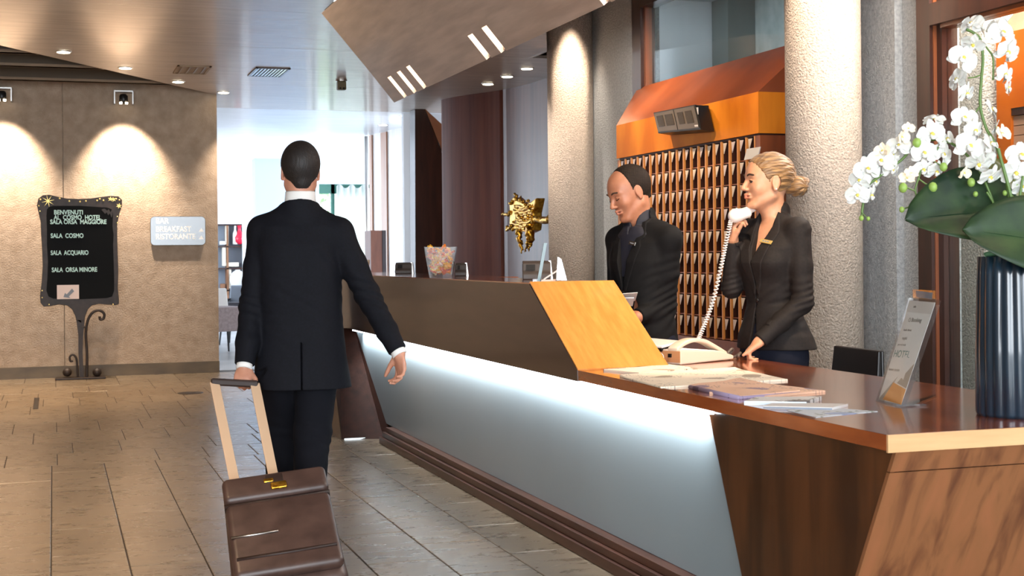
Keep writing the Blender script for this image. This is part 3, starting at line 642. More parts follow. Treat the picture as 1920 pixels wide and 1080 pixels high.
struct(MB().box((-4, 31.7, -.1), (16, 44, -.02)), 'ground', plain('garden_ground', hexc(150,170,120), .9))
# glossy panelled wall on the right of the lounge
pA = at(694, 253, z=3.09); pB = at(778, 234, z=3.09)
gl = struct(MB().prism([(pA.x, pA.y, 0), (pB.x, pB.y, 0), (pB.x+.06, pB.y, 0), (pA.x+.06, pA.y+.04, 0)], (0, 0, 3.09)), 'wall_panelled', tex('gloss_panel', hexc(196,192,190), hexc(216,212,210), (3,3,.4), 2, 4, .18, coat=.6))
dv = (pB-pA)
for u0, u1 in ((.0, .06), (.27, .40)):
    a = pA+dv*u0; b = pA+dv*u1; n_ = Vector((-.02, -.01, 0))
    MB().prism([(a.x, a.y, 0), (b.x, b.y, 0), (b.x-.02, b.y-.01, 0), (a.x-.02, a.y-.01, 0)], (0, 0, 3.08)).build('wood_strip', tex('strip_wood_%d' % int(u0*100), hexc(150,104,80), hexc(176,128,100), (3,3,.4), 3, 4, .3), gl)
a = at(687, 300, Y=20.6)
t = thing('steel_post', 'thin pale vertical post rising to the ceiling left of the panelled lounge wall', 'post', (a.x, a.y, 0))
MB().lathe((a.x, a.y, 0), [(.028, 0), (.028, 3.09)], 12).build('post', M['steel'], t, True); MB().lathe((a.x, a.y, 0), [(.07, 0), (.07, .02)], 16).build('base', M['steel'], t)
a = at(695, 432, Y=19.0); b = at(724, 432, Y=19.0)
t = thing('brown_cabinet', 'tall narrow brown cabinet standing beyond the far end of the counter', 'cabinet', ((a.x+b.x)/2, 19, 0))
MB().box((a.x, 19, 0), (b.x-.06, 19.4, a.z)).build('body', M['brownbox'], t, bevel=.005); MB().box((b.x-.055, 19.01, 0), (b.x, 19.4, a.z)).build('side_panel', plain('cabinet_dark_side', hexc(62,52,54), .5), t, bevel=.005)
# shelf unit
SY = 29.6
def sp(x, y, dy=0): return at(x, y, Y=SY+dy)
t = thing('bookshelf', 'open shelf unit against the far lounge wall left of the walking man', 'shelf', (sp(440, 500).x, SY, 0))
xa, xb = sp(405, 500).x-.6, sp(475, 500).x
for y_ in (420, 461, 502, 543, 584):
    z = sp(440, y_).z; MB().box((xa, SY, z-.03), (xb, SY+.3, z)).build('shelf_board', M['frame'], t)
for x_ in (427, 461, 473):
    x = sp(x_, 500).x; MB().box((x-.02, SY, 0), (x+.02, SY+.3, sp(440, 420).z)).build('upright', M['shelf_wood'], t)
MB().box((xa, SY+.3, 0), (xb, SY+.32, sp(440, 420).z)).build('back_panel', M['greybox'], t)
cnt = 0
for (x0, x1, y0, y1, mt, nm, lb, ct) in ((424,429,423,458,'cream','cream_box','narrow upright cream box on the top shelf','box'), (413,424,452,459,'paper','white_bowl','low white dish on the top shelf beside the cream box','dish'),
        (418,424,463,499,'cream','cream_box','tall cream upright box at the second shelf left end','box'), (425,448,492,500,'cream','lying_book','pale book lying flat on the second shelf','book'),
        (429,434,503,541,'cream','cream_box','cream upright box on the third shelf next to the white vase','box'), (414,423,532,541,'shelf_wood','wooden_box','small brown box on the third shelf','box'),
        (413,419,566,582,'paper','white_box','small white box on the lowest visible shelf','box')):
    a, b = sp(x0, y1), sp(x1, y0)
    o = MB().box((a.x, SY+.03, a.z+.0), (b.x, SY+.2, b.z)).build(nm, M[mt], None, bevel=.01); tag(o, lb, ct)
a = sp(449, 458); t = thing('red_vase', 'small red glass vase with a neck on the top shelf', 'vase', a)
MB().lathe(a, [(.03,0),(.10,.05),(.11,.14),(.05,.25),(.03,.32),(.045,.38)], 16).build('body', M['red'], t, True)
MB().lathe(a+Vector((0,0,.38)), [(.045,0),(.05,.015)], 16).build('rim', M['red'], t)
a = sp(441, 458); t = thing('white_bottle', 'slim white bottle beside the red vase', 'bottle', a)
MB().lathe(a, [(.05,0),(.05,.22),(.02,.3),(.02,.36)], 12).build('body', M['paper'], t, True); MB().lathe(a+Vector((0,0,.36)), [(.022,0),(.022,.03)], 12).build('cap', M['steel'], t)
a = sp(446, 542, -.15); t = thing('ovoid_vase', 'large white egg shaped vase in front of the third shelf', 'vase', a)
MB().ball(a+Vector((0,0,.2)), (.17,.15,.2), 20).build('body', M['paper'], t, True); MB().lathe(a+Vector((0,0,.385)), [(.05,0),(.05,.02)], 16).build('rim', M['paper'], t)
# lounge chairs
def lchair(c, back, cover, name, lab, rz):
    t = thing(name, lab, 'chair', (0, 0, 0)); 
    MB().box((-.26,-.26,.36), (.26,.26,.46)).build('seat', cover, t, bevel=.03)
    MB().prism([(-.25,.20,.46), (.25,.20,.46), (.24,.26,.86), (-.24,.26,.86)], (0,.06,0)).build('backrest', back, t, bevel=.02)
    MB().box((-.28,-.27,.30), (.28,.29,.62)).prism([(-.27,-.2,.62),(-.22,-.2,.66),(-.22,.27,.66),(-.27,.27,.62)], (0,0,.01)).build('cover', cover, t, bevel=.02)
    for x, y in ((-.23,-.23),(.23,-.23),(-.23,.23),(.23,.23)):
        MB().tube([(x, y, .32), (x*1.12, y*1.12, 0)], [.018, .012], 8).build('leg', M['black'], t)
    t.location = c; t.rotation_euler = (0, 0, rz); return t
a = at(434, 664, z=0); lchair((a.x-.12, a.y+.25, 0), M['paper'], M['taupe'], 'lounge_chair', 'taupe covered lounge chair with white back and thin dark legs', .35)
a = at(462, 655, z=0); lchair((a.x+.1, a.y+1.3, 0), M['greybox'], plain('dark_grey_fabric', hexc(70,68,74), .8), 'lounge_chair', 'dark grey chair partly hidden behind the walking man', -.4)
# ================================================================== CEILING FITTINGS
random.seed(5)
def downlight(p, lab, grp, r=.055, z=3.09):
    t = thing('downlight', lab, 'ceiling light', (p.x, p.y, z), grp)
    MB().lathe((p.x, p.y, z-.006), [(r+.014, 0), (r+.014, .006), (r, .006)], 24).build('trim_ring', M['steel'], t)
    MB().lathe((p.x, p.y, z-.009), [(r, 0), (r, .004)], 24).build('lamp', M['lamp'], t)
G1 = 'downlights along the diagonal ceiling edge'
for (x, y), l in zip(((119, 97), (235, 127), (334, 153), (419, 173)), ('downlight nearest the left picture edge, along the diagonal ceiling edge', 'second downlight along the diagonal edge, above the wall spotlight', 'downlight below the dim ceiling grille', 'downlight above the end corner of the warm signboard wall')):
    downlight(at(x, y, z=3.09), l, G1)
for (x, y), l in zip(((915, 157), (951, 143), (988, 128)), ('downlight over the curved wall farthest from the textured column', 'middle downlight of the row over the curved wood wall', 'downlight over the curved wood wall nearest the textured column')):
    downlight(at(x, y, z=3.09), l, 'downlights over the curved wall')
for (x, y), l in zip(((718, 234), (738, 226), (758, 217)), ('small far lounge downlight, leftmost of the row of three', 'middle of the three small far lounge downlights', 'small far lounge downlight nearest the dark pier')):
    downlight(at(x, y, z=3.09), l, 'far lounge downlights')
def grille(px0, py0, px1, py1, name, lab, bright):
    a = at(px0, py1, z=3.09); b = at(px1, py0, z=3.09); y0, y1 = min(a.y, b.y), max(a.y, b.y)
    t = thing(name, lab, 'air grille', ((a.x+b.x)/2, (y0+y1)/2, 3.09))
    f = MB(); w = .02
    for lo, hi in (((a.x, y0), (b.x, y0+w)), ((a.x, y1-w), (b.x, y1)), ((a.x, y0), (a.x+w, y1)), ((b.x-w, y0), (b.x, y1))): f.box((lo[0], lo[1], 3.078), (hi[0], hi[1], 3.09))
    f.build('frame', M['frame'] if bright else M['beam'], t)
    MB().box((a.x+w, y0+w, 3.086), (b.x-w, y1-w, 3.0895)).build('backing', M['black'] if bright else M['beam'], t)
    n = 9 if bright else 4
    for k in range(n):
        x = a.x+w+(b.x-a.x-2*w)*(k+.5)/n
        MB().obox((x, (y0+y1)/2, 3.081), (.014 if bright else .01, 0, .003), (0, (y1-y0)/2-w, 0), (0, 0, .001)).build('slat', M['chrome'] if bright else M['beam'], t)
grille(464, 128, 545, 141, 'air_grille', 'bright slatted air grille in the glossy ceiling', True)
grille(324, 124, 397, 136, 'air_grille', 'dim brown framed air grille near the diagonal ceiling edge', False)
a = at(640, 150, z=3.09); t = thing('smoke_detector', 'small dark detector box hanging from the glossy ceiling', 'detector', a)
MB().lathe(a-Vector((0, 0, .015)), [(.06, 0), (.06, .015)], 20).build('base', M['steel'], t); MB().box((a.x-.045, a.y-.04, 2.985), (a.x+.045, a.y+.04, 3.076)).build('body', plain('detector_brown', hexc(96, 82, 52), .5), t, bevel=.01)
for s in (-1, 1): MB().ball((a.x+s*.018, a.y-.04, 3.0), .012, 8).build('lens', M['black'], t)
# wall spotlights
for px_, lab in ((232, 'black twin wall spotlight above the signboard wall, between the two bright pools'), (3, 'black wall spotlight at the left picture edge')):
    a = at(px_, 180, Y=15.5); t = thing('wall_spotlight', lab, 'spotlight', (a.x, 15.64, a.z))
    MB().box((a.x-.10, 15.50, 3.07), (a.x+.10, 15.66, 3.085)).build('bracket', M['steel'], t)
    for s in (-1, 1):
        MB().box((a.x+s*.095-.006, 15.5, 2.94), (a.x+s*.095+.006, 15.64, 3.07)).build('side_plate', M['steel'], t)
    MB().lathe((a.x, 15.55, 2.95), [(.035, 0), (.045, .03), (.045, .08), (.03, .10)], 16).build('lamp_body', M['black'], t, True)
    for s in (-1, 1): MB().lathe((a.x+s*.03, 15.52, 2.94), [(.014, 0), (.014, .02)], 10).build('lamp', M['lamp'], t)
for x_ in (-1.62, at(3, 180, Y=15.5).x, at(232, 180, Y=15.5).x, at(415, 180, Y=15.5).x+.25):
    w_ = 150 if x_ < 1.2 else 50
    spot('wall_spot_beam', (x_, 15.16, 3.02), (0, .42, -.75), w_, 3500, 66, .75, .02)
    spot('wall_spot_beam', (x_, 15.26, 3.02), (0, .30, -1.6), w_*.5, 3500, 84, .9, .02)
# ================================================================== SIGNBOARD
SBY = 15.36
def sb(x, y, dy=0): return at(x, y, Y=SBY+dy)
t = thing('signboard_stand', 'wrought iron signboard on a curled stand against the warm lit wall', 'signboard', sb(150, 710))
out = [(72,372),(80,366),(92,365),(105,368),(125,372),(148,373),(170,372),(190,369),(208,367),(222,368),(229,375),(229,386),(224,400),(220,420),(220,450),(221,480),(222,510),(221,540),(223,560),(223,570),(217,572),(200,571),(185,570),(172,573),(165,580),(160,592),(158,605),(144,605),(141,592),(135,580),(126,573),(110,571),(95,574),(82,575),(76,568),(75,555),(78,530),(80,500),(79,470),(77,440),(76,415),(72,398),(69,385)]
P = [sb(*p) for p in out]; MB().prism(P, (0, .02, 0)).build('frame', M['iron'], t, bevel=.004)
inn = [(92,388),(100,386),(150,386),(200,389),(209,392),(212,402),(211,425),(213,440),(212,460),(213,490),(214,520),(214,545),(210,556),(200,559),(150,561),(100,560),(91,556),(87,545),(89,520),(90,490),(88,460),(88,430),(87,405),(88,393)]
MB().prism([sb(*p, -.006) for p in inn], (0, .006, 0)).build('board_face', M['board'], t)
bx, by = Vector((1, 0, 0)), Vector((0, 0, 1))
pp = 1/176.
for (x, y, s, w) in ((101, 402, 'BENVENUTI', 52), (101, 411.5, 'AL  COSMO  HOTEL', 86), (94, 420, 'SALA ORSA  MAGGIORE', 102), (95, 446, 'SALA  COSMO', 59), (95, 478, 'SALA  ACQUARIO', 68), (97, 510, 'SALA  ORSA MINORE', 82)):
    p = sb(x, y, -.010); o = text('lettering', s, p, bx, by, 11.5*pp, M['letter'], t, .0015, bold=.0016, width=w*pp*.98)
MB().box(sb(107, 561, -.012), sb(148, 534, -.008)).build('notice_card', M['stonewhite'], t)
a_ = [(119,557),(122,549),(125,552),(135,541),(139,546),(129,556),(132,559)]
MB().prism([sb(*p, -.014) for p in a_], (0, .002, 0)).build('arrow', M['greybox'], t)
# star and beads of gold paint
def star(px_, py_, r, n, rot=0, w=.22):
    c = sb(px_, py_, -.004); Q = []
    for k in range(2*n):
        rr = (r if k % 2 == 0 else r*w)*pp; a = rot+math.pi*k/n; Q.append(c+Vector((rr*math.cos(a), 0, rr*math.sin(a))))
    MB().prism(Q, (0, .003, 0)).build('gold_star', M['goldp'], t)
star(90, 377, 12, 8, .2, .16); star(223, 386, 5.5, 6, .3, .4); star(207, 373, 5, 5, .2, .4); star(213, 374, 5, 5, .6, .4)
for (x, y) in ((112,372),(130,377),(150,378),(161,377),(182,376),(187,373),(194,376),(76,374),(73,386),(75,396),(218,373),(224,375),(225,402),(220,406),(220,418),(79,545),(79,558),(92,571),(212,571)):
    MB().ball(sb(x, y, -.003), (.007 if y > 380 else .010, .004, .007 if y > 380 else .010), 6).build('gold_bead', M['goldp'], t)
q = [(196,391),(201,395),(204,392),(207,398),(210,393),(211,402),(209,408),(206,400),(203,404),(200,398),(197,401),(190,393)]
MB().prism([sb(*p, -.009) for p in q], (0, .003, 0)).build('foliage_cutout', M['iron'], t)
def sbp(pts, r, nm): MB().tube(spline([sb(*p, .01) for p in pts], 6), r, 8).build(nm, M['iron'], t, True)
MB().prism([sb(*p) for p in ((143,600),(159,600),(156,630),(155,660),(157,710),(150,710),(147,660),(147,630))], (0, .018, 0)).build('stem', M['iron'], t)
sbp([(163,710),(163,660),(161,625),(165,600),(174,586),(186,582),(195,588),(194,597),(188,599),(187,593)], .014, 'scroll')
sbp([(146,708),(145,690),(143,672),(137,665),(131,669),(132,677),(137,677)], .011, 'scroll')
MB().tube([sb(155, 613, .01), sb(163, 613, .01)], .012, 8).build('tie_bar', M['iron'], t)
for x in (126, 182): MB().ball(sb(x, 698, .01), .047, 16).build('iron_ball', M['iron'], t, True)
a = sb(150, 711); MB().box((a.x-.25, a.y-.06, 0), (a.x+.26, a.y+.10, .022)).build('base_plate', M['iron'], t, bevel=.006)
# wall plate with directions
wp = thing('direction_plate', 'polished steel direction plate with white lettering on the warm wall', 'sign', at(333, 433, Y=15.64))
c = at(333.5, 433, Y=15.645); hw, hh, r = 52*pp*1.0, 28*pp, .045
Q = []
for (sx, sz, a0) in ((1,-1,-math.pi/2),(1,1,0),(-1,1,math.pi/2),(-1,-1,math.pi)):
    for k in range(6):
        a = a0+math.pi/2*k/5; Q.append(c+Vector((sx*(hw-r)+r*math.cos(a), -.035, sz*(hh-r)+r*math.sin(a))))
MB().prism(Q, (0, .035, 0)).build('plate', M['chrome'], wp, bevel=.004)
for (x, y, s, w, h) in ((292, 419, 'BAR', 24, 13), (292, 434.5, 'BREAKFAST', 66, 13), (292, 448.5, 'RISTORANTE', 74, 13)):
    p = at(x, y, Y=15.606); o = text('lettering', s, p, bx, by, h*1.0*pp*1.15, M['print_w'], wp, .002, bold=.0015, width=w*pp)
for y in (431.5, 445.5):
    p = [at(x_, y_, Y=15.606) for x_, y_ in ((373, y+3), (377.5, y-4), (382, y+3))]
    MB().prism(p, (0, .003, 0)).build('arrow', M['print_w'], wp)
# ================================================================== RECEPTION COUNTER
XF = 2.12
RD = thing('reception_desk', 'long angular walnut reception desk with glowing frosted front panel', 'reception desk', (XF+.4, 6, 0))
ZT, ZU, ZH = .77, .722, 1.134
MB().box((XF, 3.222, ZU+.004), (3.10, 6.16, ZT)).build('desktop', M['wood_top'], RD, bevel=.002)
MB().box((XF, 3.214, ZU), (3.10, 3.222, ZT)).build('end_edging', M['wood_edge'], RD)
XG = 2.165
g1 = at(1335, 773, X=XG); g2 = at(1408, 1080, X=XG); sl = (g1.y-g2.y)/(g1.z-g2.z)
yT = g1.y+(ZU-g1.z)*sl; yB = g1.y+(.115-g1.z)*sl
g3 = at(668, 620, X=XG); g4 = at(727, 802, X=XG)
sl2 = (g3.y-g4.y)/(g3.z-g4.z); yT2 = g3.y+(ZU-g3.z)*sl2; yB2 = g3.y+(.115-g3.z)*sl2
MB().prism([(XG, yB, .115), (XG, yT, ZU), (XG, yT2, ZU), (XG, yB2, .115)], (.012, 0, 0)).build('frosted_panel', M['panel_glass'], RD)
XP = XG-.012
YBn = 3.222+.37*(.722/.725)
MB().prism([(XP, 3.224, ZU), (XP, yT, ZU), (XP, yB-.07*0, .0), (XP, YBn, 0)], (.012, 0, 0)).build('front_panel', M['wood_front'], RD)
MB().prism([(XP+.013, yB2-.1, .0), (XP+.013, yB2, .115), (XP+.013, yT2, ZU), (XP+.013, 11.0, ZU), (XP+.013, 11.0, 0)], (.012, 0, 0)).build('front_panel', M['wood_dark'], RD)
# end panel in two boards with an open seam
ed = Vector((0, .37, -.725)); e0 = Vector((XP, 3.222, ZU))
zs = at(1612, 890, pl=(e0, Vector((0, .725, .37)).normalized())).z
def ep(u, v): return Vector((XP-.003+u, 3.222+.37*(ZU-v)/.725, v))
for (za, zb_) in ((ZU, zs+.0015), (zs-.0015, 0)):
    MB().prism([ep(0, za), ep(0, zb_), ep(.93, zb_), ep(.93, za)], (0, .015, .0)).build('end_panel', M['wood_end'], RD)
MB().box((XG+.03, 3.75, 0), (3.0, 5.5, ZU)).box((XG+.03, 5.5, 0), (2.53, 10.9, ZU)).build('carcass', M['wood_dark'], RD)
# stepped plinth
pb = MB(); y1p = at(715, 828, X=2.1).y
pb.box((2.085, 3.9, 0), (XG+.02, y1p, .045)).box((2.10, 3.9, .047), (XG+.02, y1p-.03, .080)).box((2.118, 3.9, .082), (XG+.02, y1p-.06, .113))
pb.build('plinth', M['wood_dark'] if 0 else tex('plinth_wood', hexc(58,34,26), hexc(88,54,40), (8,1,8), 2, 6, .4), RD, bevel=.002)
# raised counter with sloping end
yb0, yt0 = at(1083, 693, X=XF).y, at(993, 533, X=XF).y
W1 = 2.545
MB().prism([(XF-.002, yb0-.002, ZU), (XF-.002, yb0-.0, ZT), (XF-.002, yt0, ZH-.006), (XF-.002, 11.35, ZH-.006), (XF-.002, 11.35, ZU)], (W1-XF, 0, 0)).build('raised_counter', M['wood_fascia'], RD)
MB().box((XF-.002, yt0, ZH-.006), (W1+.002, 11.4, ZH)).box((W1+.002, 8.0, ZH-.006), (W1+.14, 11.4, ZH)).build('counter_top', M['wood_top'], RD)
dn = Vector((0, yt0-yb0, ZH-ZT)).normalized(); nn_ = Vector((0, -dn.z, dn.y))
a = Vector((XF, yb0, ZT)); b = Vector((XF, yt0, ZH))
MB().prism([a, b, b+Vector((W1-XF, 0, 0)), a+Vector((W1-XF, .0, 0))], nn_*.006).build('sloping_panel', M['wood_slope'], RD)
MB().box((W1, 6.2, .73), (3.0, 11, .77)).build('staff_worktop', M['wood_top'], RD) if 0 else None
# return panel at the far end
r0, r1 = at(640, 822, z=0), at(728, 815, Y=9.42)
MB().prism([(1.886, 9.5, 0), (2.17, 9.42, 0), (2.17, yT2+.05, ZU), (2.06, yT2+.1, ZU)], (0, .04, 0)).build('return_panel', tex('matt_dark_walnut', hexc(38,20,14), hexc(56,30,22), (8,8,1), 2.2, 6, .7, spec=.15), RD)
MB().prism([(1.886, 9.5, 0), (2.06, yT2+.1, ZU), (2.06, yT2+.25, ZH), (1.93, 10.5, ZH), (1.84, 9.9, 0)], (.01, .05, 0)).build('return_side', M['wood_fascia'], RD)
MB().box((1.90, 9.465, 0), (2.14, 9.475, .008)).build('floor_light_strip', plain('dim_led', (1,1,1), .5, em=(.75,.9,1), es=.9), RD)
MB().box((XG-.035, 4.3, ZU-.012), (XG-.018, yT2-.05, ZU-.002)).build('led_strip', M['led'], RD)
area('counter_led_light', (XG-.034, 7.2, ZU-.014), (.62, 0, -1), 5.7, .02, 21, 6500, 110)
bpy.data.objects['counter_led_light'].rotation_mode = 'QUATERNION'
_z = -Vector((.62, 0, -1)).normalized(); _x = Vector((0, 1, 0)); _y = _z.cross(_x)
bpy.data.objects['counter_led_light'].rotation_quaternion = Matrix((_x, _y, _z)).transposed().to_quaternion()
# ================================================================== KEY RACK
XR = 4.2
RK = thing('key_rack', 'large cherry wood key rack with rows of pigeonholes and a sloping top', 'key rack', (4.4, 8.85, 0))
yr0, yr1 = 7.79, 9.985
zr0, zr1 = .70, 2.0
NC, NR = 19, 9
cw_ = (yr1-yr0)/NC; rh = (zr1-zr0)/NR
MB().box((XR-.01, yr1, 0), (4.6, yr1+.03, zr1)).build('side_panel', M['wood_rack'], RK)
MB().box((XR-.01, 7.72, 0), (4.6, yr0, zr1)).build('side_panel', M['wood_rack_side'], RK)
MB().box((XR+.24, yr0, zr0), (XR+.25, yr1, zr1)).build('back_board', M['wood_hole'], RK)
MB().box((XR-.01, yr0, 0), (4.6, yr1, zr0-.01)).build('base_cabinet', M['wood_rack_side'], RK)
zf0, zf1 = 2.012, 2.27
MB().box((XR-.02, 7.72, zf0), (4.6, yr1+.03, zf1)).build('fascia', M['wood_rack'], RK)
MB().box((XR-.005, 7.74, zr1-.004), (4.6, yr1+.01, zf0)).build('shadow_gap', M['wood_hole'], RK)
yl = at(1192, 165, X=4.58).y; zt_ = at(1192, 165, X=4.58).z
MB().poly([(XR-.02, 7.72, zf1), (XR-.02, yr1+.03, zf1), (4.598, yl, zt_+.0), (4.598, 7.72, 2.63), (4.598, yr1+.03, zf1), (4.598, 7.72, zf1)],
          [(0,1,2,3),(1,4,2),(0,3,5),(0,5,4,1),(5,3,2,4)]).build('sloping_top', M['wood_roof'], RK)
dm = None
for k in range(NC+1):
    y = yr0+cw_*k
    if dm is None:
        dm = MB().box((XR-.012, -.007, zr0-.005), (XR+.004, .007, zr1)).box((XR+.004, -.006, zr0-.005), (XR+.24, .006, zr1), 1).build('divider', [M['wood_div'], M['wood_hole']], RK); dm.location.y = 0  # light front edge, inner board coloured dark for the shade in the holes
        base = dm; dm.location = (0, y, 0); 
        # mesh is built about the root: keep the offset in y only
        for v in dm.data.vertices: v.co.y += 8.85
        dm.location = (0, y-8.85, 0)
    else:
        o = base.copy(); COL.objects.link(o); o.location = (0, y-8.85, 0)
for k in range(NR+1):
    z = zr0+rh*k
    MB().box((XR-.002, yr0, z-.004), (XR+.24, yr1, z+.002)).build('shelf_board', M['wood_rack_side'], RK)
pmat = [M['stonewhite'], plain('plate_cream', hexc(236,214,190), .45)]
meshes = []
for pm in pmat:
    mb = MB(); h = .070; w = .050
    mb.prism([(0, w, 0), (0, 0, 0), (0, w*.82, -h)], (.004, 0, 0))
    me = bpy.data.meshes.new('number_plate'); me.from_pydata(mb.v, [], mb.f); me.materials.append(pm); meshes.append(me)
for r_ in range(NR):
    for k in range(NC):
        o = bpy.data.objects.new('number_plate', random.choice(meshes)); COL.objects.link(o); o.parent = RK
        o.location = (XR-.006-4.4, yr0+cw_*k+.044-8.85, zr0+rh*(r_+1)-.012); o.rotation_euler = (random.uniform(-.03, .03), 0, 0)
# things in the pigeonholes
a = at(1393, 300, X=4.12); b = at(1418, 275, X=4.12)
o = MB().obox((4.14, (a.y+b.y)/2, (a.z+b.z)/2), (.003, 0, .0), (0, abs(b.y-a.y)/2, 0), (.01, 0, (b.z-a.z)/2)).build('card', M['paper']); tag(o, 'white card sticking out of the top row of the key rack above the woman', 'card')
# indicator box
e = [at(1225, 211, X=4.06), at(1303, 196, X=4.06), at(1314, 243, X=4.06), at(1234, 250, X=4.06)]
t = thing('display_box', 'dark tilted indicator box mounted on the orange fascia of the key rack', 'display box', (XR-.02, e[0].y, e[3].z))
tl, tr, br, bl = Vector(e[0]), Vector(e[1]), Vector(e[2]), Vector(e[3])
bl.x -= .0; dpt = Vector((.10, 0, -.012))
def quadslab(a, b, c, d, ext, nm, mt, par, bev=0): return MB().prism([a, b, c, d], ext).build(nm, mt, par, bevel=bev)
quadslab(tl, tr, br, bl, dpt, 'body', M['black'], t, .003)
def bil(u, v, o=-.003): return tl.lerp(tr, u).lerp(bl.lerp(br, u), v)+Vector((o, 0, 0))
brown = plain('smoked_front', hexc(92,80,66), .35)
quadslab(bil(.02,.05), bil(.49,.05), bil(.49,.92), bil(.02,.92), (.002,0,0), 'front_plate', brown, t)
quadslab(bil(.51,.05), bil(.98,.05), bil(.98,.92), bil(.51,.92), (.002,0,0), 'front_plate', brown, t)
for u0, u1 in ((.07,.22),(.27,.45),(.57,.70),(.75,.90)):
    quadslab(bil(u0,.2,-.006), bil(u1,.2,-.006), bil(u1,.7,-.006), bil(u0,.7,-.006), (.003,0,0), 'display_window', plain('display_dark', hexc(60,52,44), .2), t)
quadslab(bil(.90,.80,-.006), bil(.97,.80,-.006), bil(.97,.87,-.006), bil(.90,.87,-.006), (.003,0,0), 'maker_tag', M['paper'], t)
a, b = at(1303, 197, X=4.08), at(1316, 240, X=4.17)
MB().box((4.07, min(a.y, b.y)-.0, b.z), (4.182, a.y-.002, a.z)).build('bracket', M['black'], t)
p_ = at(1307, 207, X=4.065); MB().box((4.064, p_.y-.012, p_.z-.03), (4.069, p_.y+.012, p_.z+.02)).build('sticker', M['paper'], t)
# ================================================================== GOLD SCULPTURE
random.seed(21)
GX = 4.55
def gp(x, y, dx=0): return at(x, y, X=GX+dx)
t = thing('gold_sculpture', 'gilded winged relief sculpture held out on a gold rod beside the textured column', 'sculpture', gp(980, 410))
def blob(pts, r, nm, jit=.012, seg=10):
    mb = MB(); P = spline([gp(*p) for p in pts], 5); n = len(P)
    rr = [(r[0]+(r[1]-r[0])*i/(n-1))*(1+random.uniform(-.25, .25)) for i in range(n)]
    mb.tube([p+Vector((random.uniform(-jit, jit), random.uniform(-jit, jit), random.uniform(-jit, jit))) for p in P], rr, seg); mb.build(nm, M['gold'], t, True)
Q = [(957,374),(963,370),(972,377),(985,382),(995,378),(1005,371),(1003,382),(999,400),(1000,415),(998,432),(990,436),(975,434),(962,432),(955,420),(956,400),(955,385)]
mb = MB().prism([gp(*p) for p in Q], (.10, 0, 0)); mb.build('body', M['gold'], t, bevel=.012)
for k in range(70):
    x, y = random.uniform(956, 1000), random.uniform(376, 434); s = random.uniform(.012, .03)
    MB().ball(gp(x, y, -.01), (s, s*random.uniform(.6, 1.8), s*random.uniform(.5, 1)), 6).build('nugget', M['gold'], t, True) if k < 34 else None
for k in range(9): blob([(966+random.uniform(-3, 3), 386+k*5), (982, 388+k*5), (999, 384+k*5)], (.018, .012), 'feather_ridge')
blob([(958,400),(950,404),(942,401)], (.02, .010), 'horn'); blob([(958,428),(952,430),(951,425)], (.022, .012), 'claw')
blob([(968,374),(966,366),(964,363)], (.02, .008), 'horn'); blob([(974,376),(975,370),(978,367)], (.012, .005), 'horn')
blob([(972,432),(974,448),(977,462),(978,474)], (.04, .006), 'leg'); blob([(993,428),(994,445),(992,456)], (.05, .03), 'leg')
blob([(989,455),(987,464),(984,472)], (.018, .005), 'claw'); blob([(994,455),(993,464),(992,471)], (.018, .005), 'claw')
blob([(1000,414),(1008,411),(1018,415),(1030,411),(1040,413)], (.03, .034), 'rod', .014)
# ================================================================== COUNTER ITEMS
def place(px_, py_, z): return at(px_, py_, z=z)
# mug
a = place(682, 511, ZH); t = thing('coffee_cup', 'pale cup at the far end of the counter beside the walking man\'s sleeve', 'cup', a)
MB().lathe(a, [(.032,0),(.034,.004),(.05,.08),(.054,.105),(.05,.105),(.045,.07),(.03,.01)], 24).build('cup', tex('cup_cream', hexc(222,196,168), hexc(232,208,182), (1,1,1), 5, 2, .3), t, True)
h_ = arc(a+Vector((-.05,0,.055)), (1,0,0), (0,0,1), .028, math.pi*.5, math.pi*1.5, 8); MB().tube(h_, .006, 6).build('handle', M['phone_w'], t, True)
# card terminals
def terminal(px_, py_, w, h, lab, name='card_terminal', flip=1):
    a = place(px_, py_, ZH); t = thing(name, lab, 'terminal', a); r = RGT; f = FWD
    pr = [(-.07,0),(.07,0),(.07,.02),(.055,h*.9),(.02,h),(-.035,h*.86),(-.045,h*.45),(-.07,h*.3)]
    mb = MB(); L = a-r*w/2
    mb.prism([L+f*y+UP*z for y, z in pr], r*w); mb.build('body', plain('terminal_grey', hexc(74,66,62), .45) if 'terminal_grey' not in bpy.data.materials else bpy.data.materials['terminal_grey'], t, bevel=.006)
    q = [L+r*.02-f*.047+UP*h*.5, L+r*(w*.45)-f*.047+UP*h*.5, L+r*(w*.45)-f*.037+UP*h*.8, L+r*.02-f*.037+UP*h*.8]
    mb = MB().prism(q, -f*.004); mb.build('card_slot', M['black'], t)
    q = [L+r*w, L+r*(w+.012), L+r*(w+.012-.01)+UP*h, L+r*(w-.01)+UP*h]; MB().prism(q, f*.1).build('side_cover', M['steel'], t)
    return t
terminal(757, 513, .125, .085, 'dark card terminal on the counter left of the glass of sweets')
terminal(864, 517.5, .075, .085, 'dark tilted display stand just right of the glass of sweets', 'counter_display')
terminal(1006, 524, .15, .10, 'larger dark card terminal near the sloping end of the counter')
